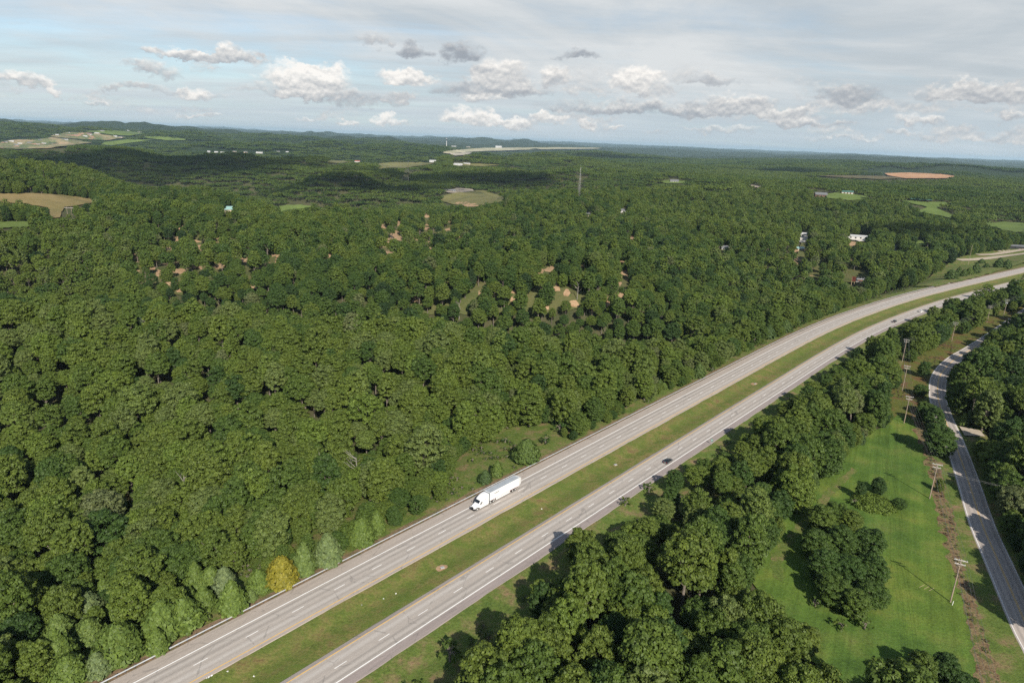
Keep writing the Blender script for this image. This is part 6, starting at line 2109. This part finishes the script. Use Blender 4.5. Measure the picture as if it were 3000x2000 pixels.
# pole on the slope by the frontage road
p_, h_ = far_len(2835, 779, 50)
root = empty('utility_pole', p_, .5)
tag(root, 'bare leaning timber pole on the grass slope by the frontage road', 'utility pole')
b = MB(); b.tube((0, 0, -.6), (0, 0, h_), .22, .14, 8); b.build('pole', M['pole_wood'], root)
b = MB(); b.box(-.5, .5, -.06, .06, h_ - .5, h_ - .36); b.build('crossarm', M['arm_wood'], root)
for k_, (px_, py_, mt_, d_) in enumerate([(2936, 734, 'white_paint_car', 'white car parked beside the gravel lot'), (2950, 735, 'grey_paint', 'dark car parked beside the gravel lot')]):
    p_ = foot(px_, py_); car((p_[0], p_[1], p_[2] + .4), .3 + k_, mt_, d_, 'parked_car', 'cars parked at the gravel lot')
# frontage road
pts_ = at([2806, 2850, 2900, 2950, 3000, 3060], [766, 764.5, 760, 753.5, 747, 739])[:, :2]
FR = densify(pts_, 6.0); FT, FN = frame(FR); FS = np.r_[0, np.cumsum(np.linalg.norm(np.diff(FR, axis=0), axis=1))]
strip('frontage_road', FR, FN, FS, [5.5, 0, -5.5], 0, M['gravel'], 'pale frontage road above the highway curve', drape=True, lift=2.1)
pts_ = at([2862, 2900, 2940, 2975, 3020], [750.5, 750, 745, 739, 734])[:, :2]
FR = densify(pts_, 6.0); FT, FN = frame(FR); FS = np.r_[0, np.cumsum(np.linalg.norm(np.diff(FR, axis=0), axis=1))]
strip('gravel_lane', FR, FN, FS, [4.5, 0, -4.5], 0, M['gravel'], 'pale gravel lane joining the frontage road', drape=True, lift=2.2)

# ------------------------------------------------------------------ cumulus overhead, out of the frame: they shade the far slopes
M['cloud'] = None
m_ = bpy.data.materials.new('cloud_vapour'); m_.use_nodes = True
t_ = NT(m_.node_tree); b_ = t_.n['Principled BSDF']; b_.inputs['Base Color'].default_value = (.9, .9, .9, 1); b_.inputs['Roughness'].default_value = 1
tr_ = t_.node('ShaderNodeBsdfTransparent'); mx_ = t_.node('ShaderNodeMixShader'); mx_.inputs[0].default_value = .21
mo_ = [n for n in t_.n if n.type == 'OUTPUT_MATERIAL'][0]
t_.l.new(tr_.outputs[0], mx_.inputs[1]); t_.l.new(b_.outputs[0], mx_.inputs[2]); t_.l.new(mx_.outputs[0], mo_.inputs['Surface'])
M['cloud'] = m_


def cloud(gx, gy, rx, ry, seed, label, alt=1050.0, rot=0.0):
    k = alt / math.tan(SUN_EL)
    hx, hy = SUN_DIR.x, SUN_DIR.y
    l = math.hypot(hx, hy)
    cx, cy = gx + hx / l * k, gy + hy / l * k
    g = np.random.default_rng(seed)
    bm = bmesh.new()
    for i in range(16):
        a = g.uniform(0, 6.283); q = math.sqrt(g.random()) * .8
        r = g.uniform(.24, .42)
        x, y = math.cos(a) * q, math.sin(a) * q
        rr = bmesh.ops.create_icosphere(bm, subdivisions=3, radius=1.0)
        for v in rr['verts']:
            n = v.co.normalized()
            d = 1 + .16 * math.sin(n.x * 6 + i) * math.sin(n.y * 7 + i * 2) + .08 * math.sin(n.z * 13 + n.x * 11)
            lx, ly = (x + n.x * r * d) * rx, (y + n.y * r * d) * ry
            c_, s_ = math.cos(rot), math.sin(rot)
            v.co = Vector((lx * c_ - ly * s_, lx * s_ + ly * c_, max(-25.0, n.z * d * r * min(rx, ry) * .6)))
    me_ = bpy.data.meshes.new('cloud'); bm.to_mesh(me_); bm.free()
    me_.polygons.foreach_set('use_smooth', [True] * len(me_.polygons))
    me_.materials.append(M['cloud'])
    o = bpy.data.objects.new('cloud', me_); o.location = (cx, cy, alt); COL.objects.link(o)
    return tag(o, label, None, None, 'structure')


def shade(px, py, rx, ry, seed, label, rot=0.0):
    p = foot(px, py)
    cloud(p[0], p[1], rx, ry, seed, label, max(1000.0, .27 * math.hypot(p[0], p[1]) + 250 + .3 * ry), rot)


shade(300, 485, 620, 330, 1, 'cumulus shading the dark left hillside', .1)
shade(760, 470, 420, 260, 2, 'cumulus shading the far ridge houses', .1)
shade(1330, 530, 420, 200, 3, 'cumulus shading the wood beyond the hilltop field', .05)
shade(1020, 532, 330, 120, 6, 'small cumulus shading the wood by the red and white mast', .05)
shade(1750, 465, 700, 420, 4, 'cumulus shading the wood right of the airfield', .05)
shade(2350, 510, 520, 300, 5, 'cumulus shading the wood before the orange field', .05)
shade(2650, 690, 60, 60, 7, 'small cumulus shading the trees before the frontage road', .05)

# ------------------------------------------------------------------ the air
hz = MB(); hz.box(-52000, 52000, -52000, 52000, -260, 215)
ho = hz.build('haze')
tag(ho, 'pale blue summer haze over the whole country', None, None, 'stuff')
m_ = bpy.data.materials.new('haze_air'); m_.use_nodes = True
t_ = NT(m_.node_tree); t_.n.clear()
o_ = t_.node('ShaderNodeOutputMaterial'); v_ = t_.node('ShaderNodeVolumePrincipled')
v_.inputs['Color'].default_value = (0.60, 0.82, 1.0, 1)
v_.inputs['Density'].default_value = 2.7e-5
v_.inputs['Anisotropy'].default_value = 0.1
t_.l.new(v_.outputs[0], o_.inputs['Volume'])
ho.data.materials.append(m_)
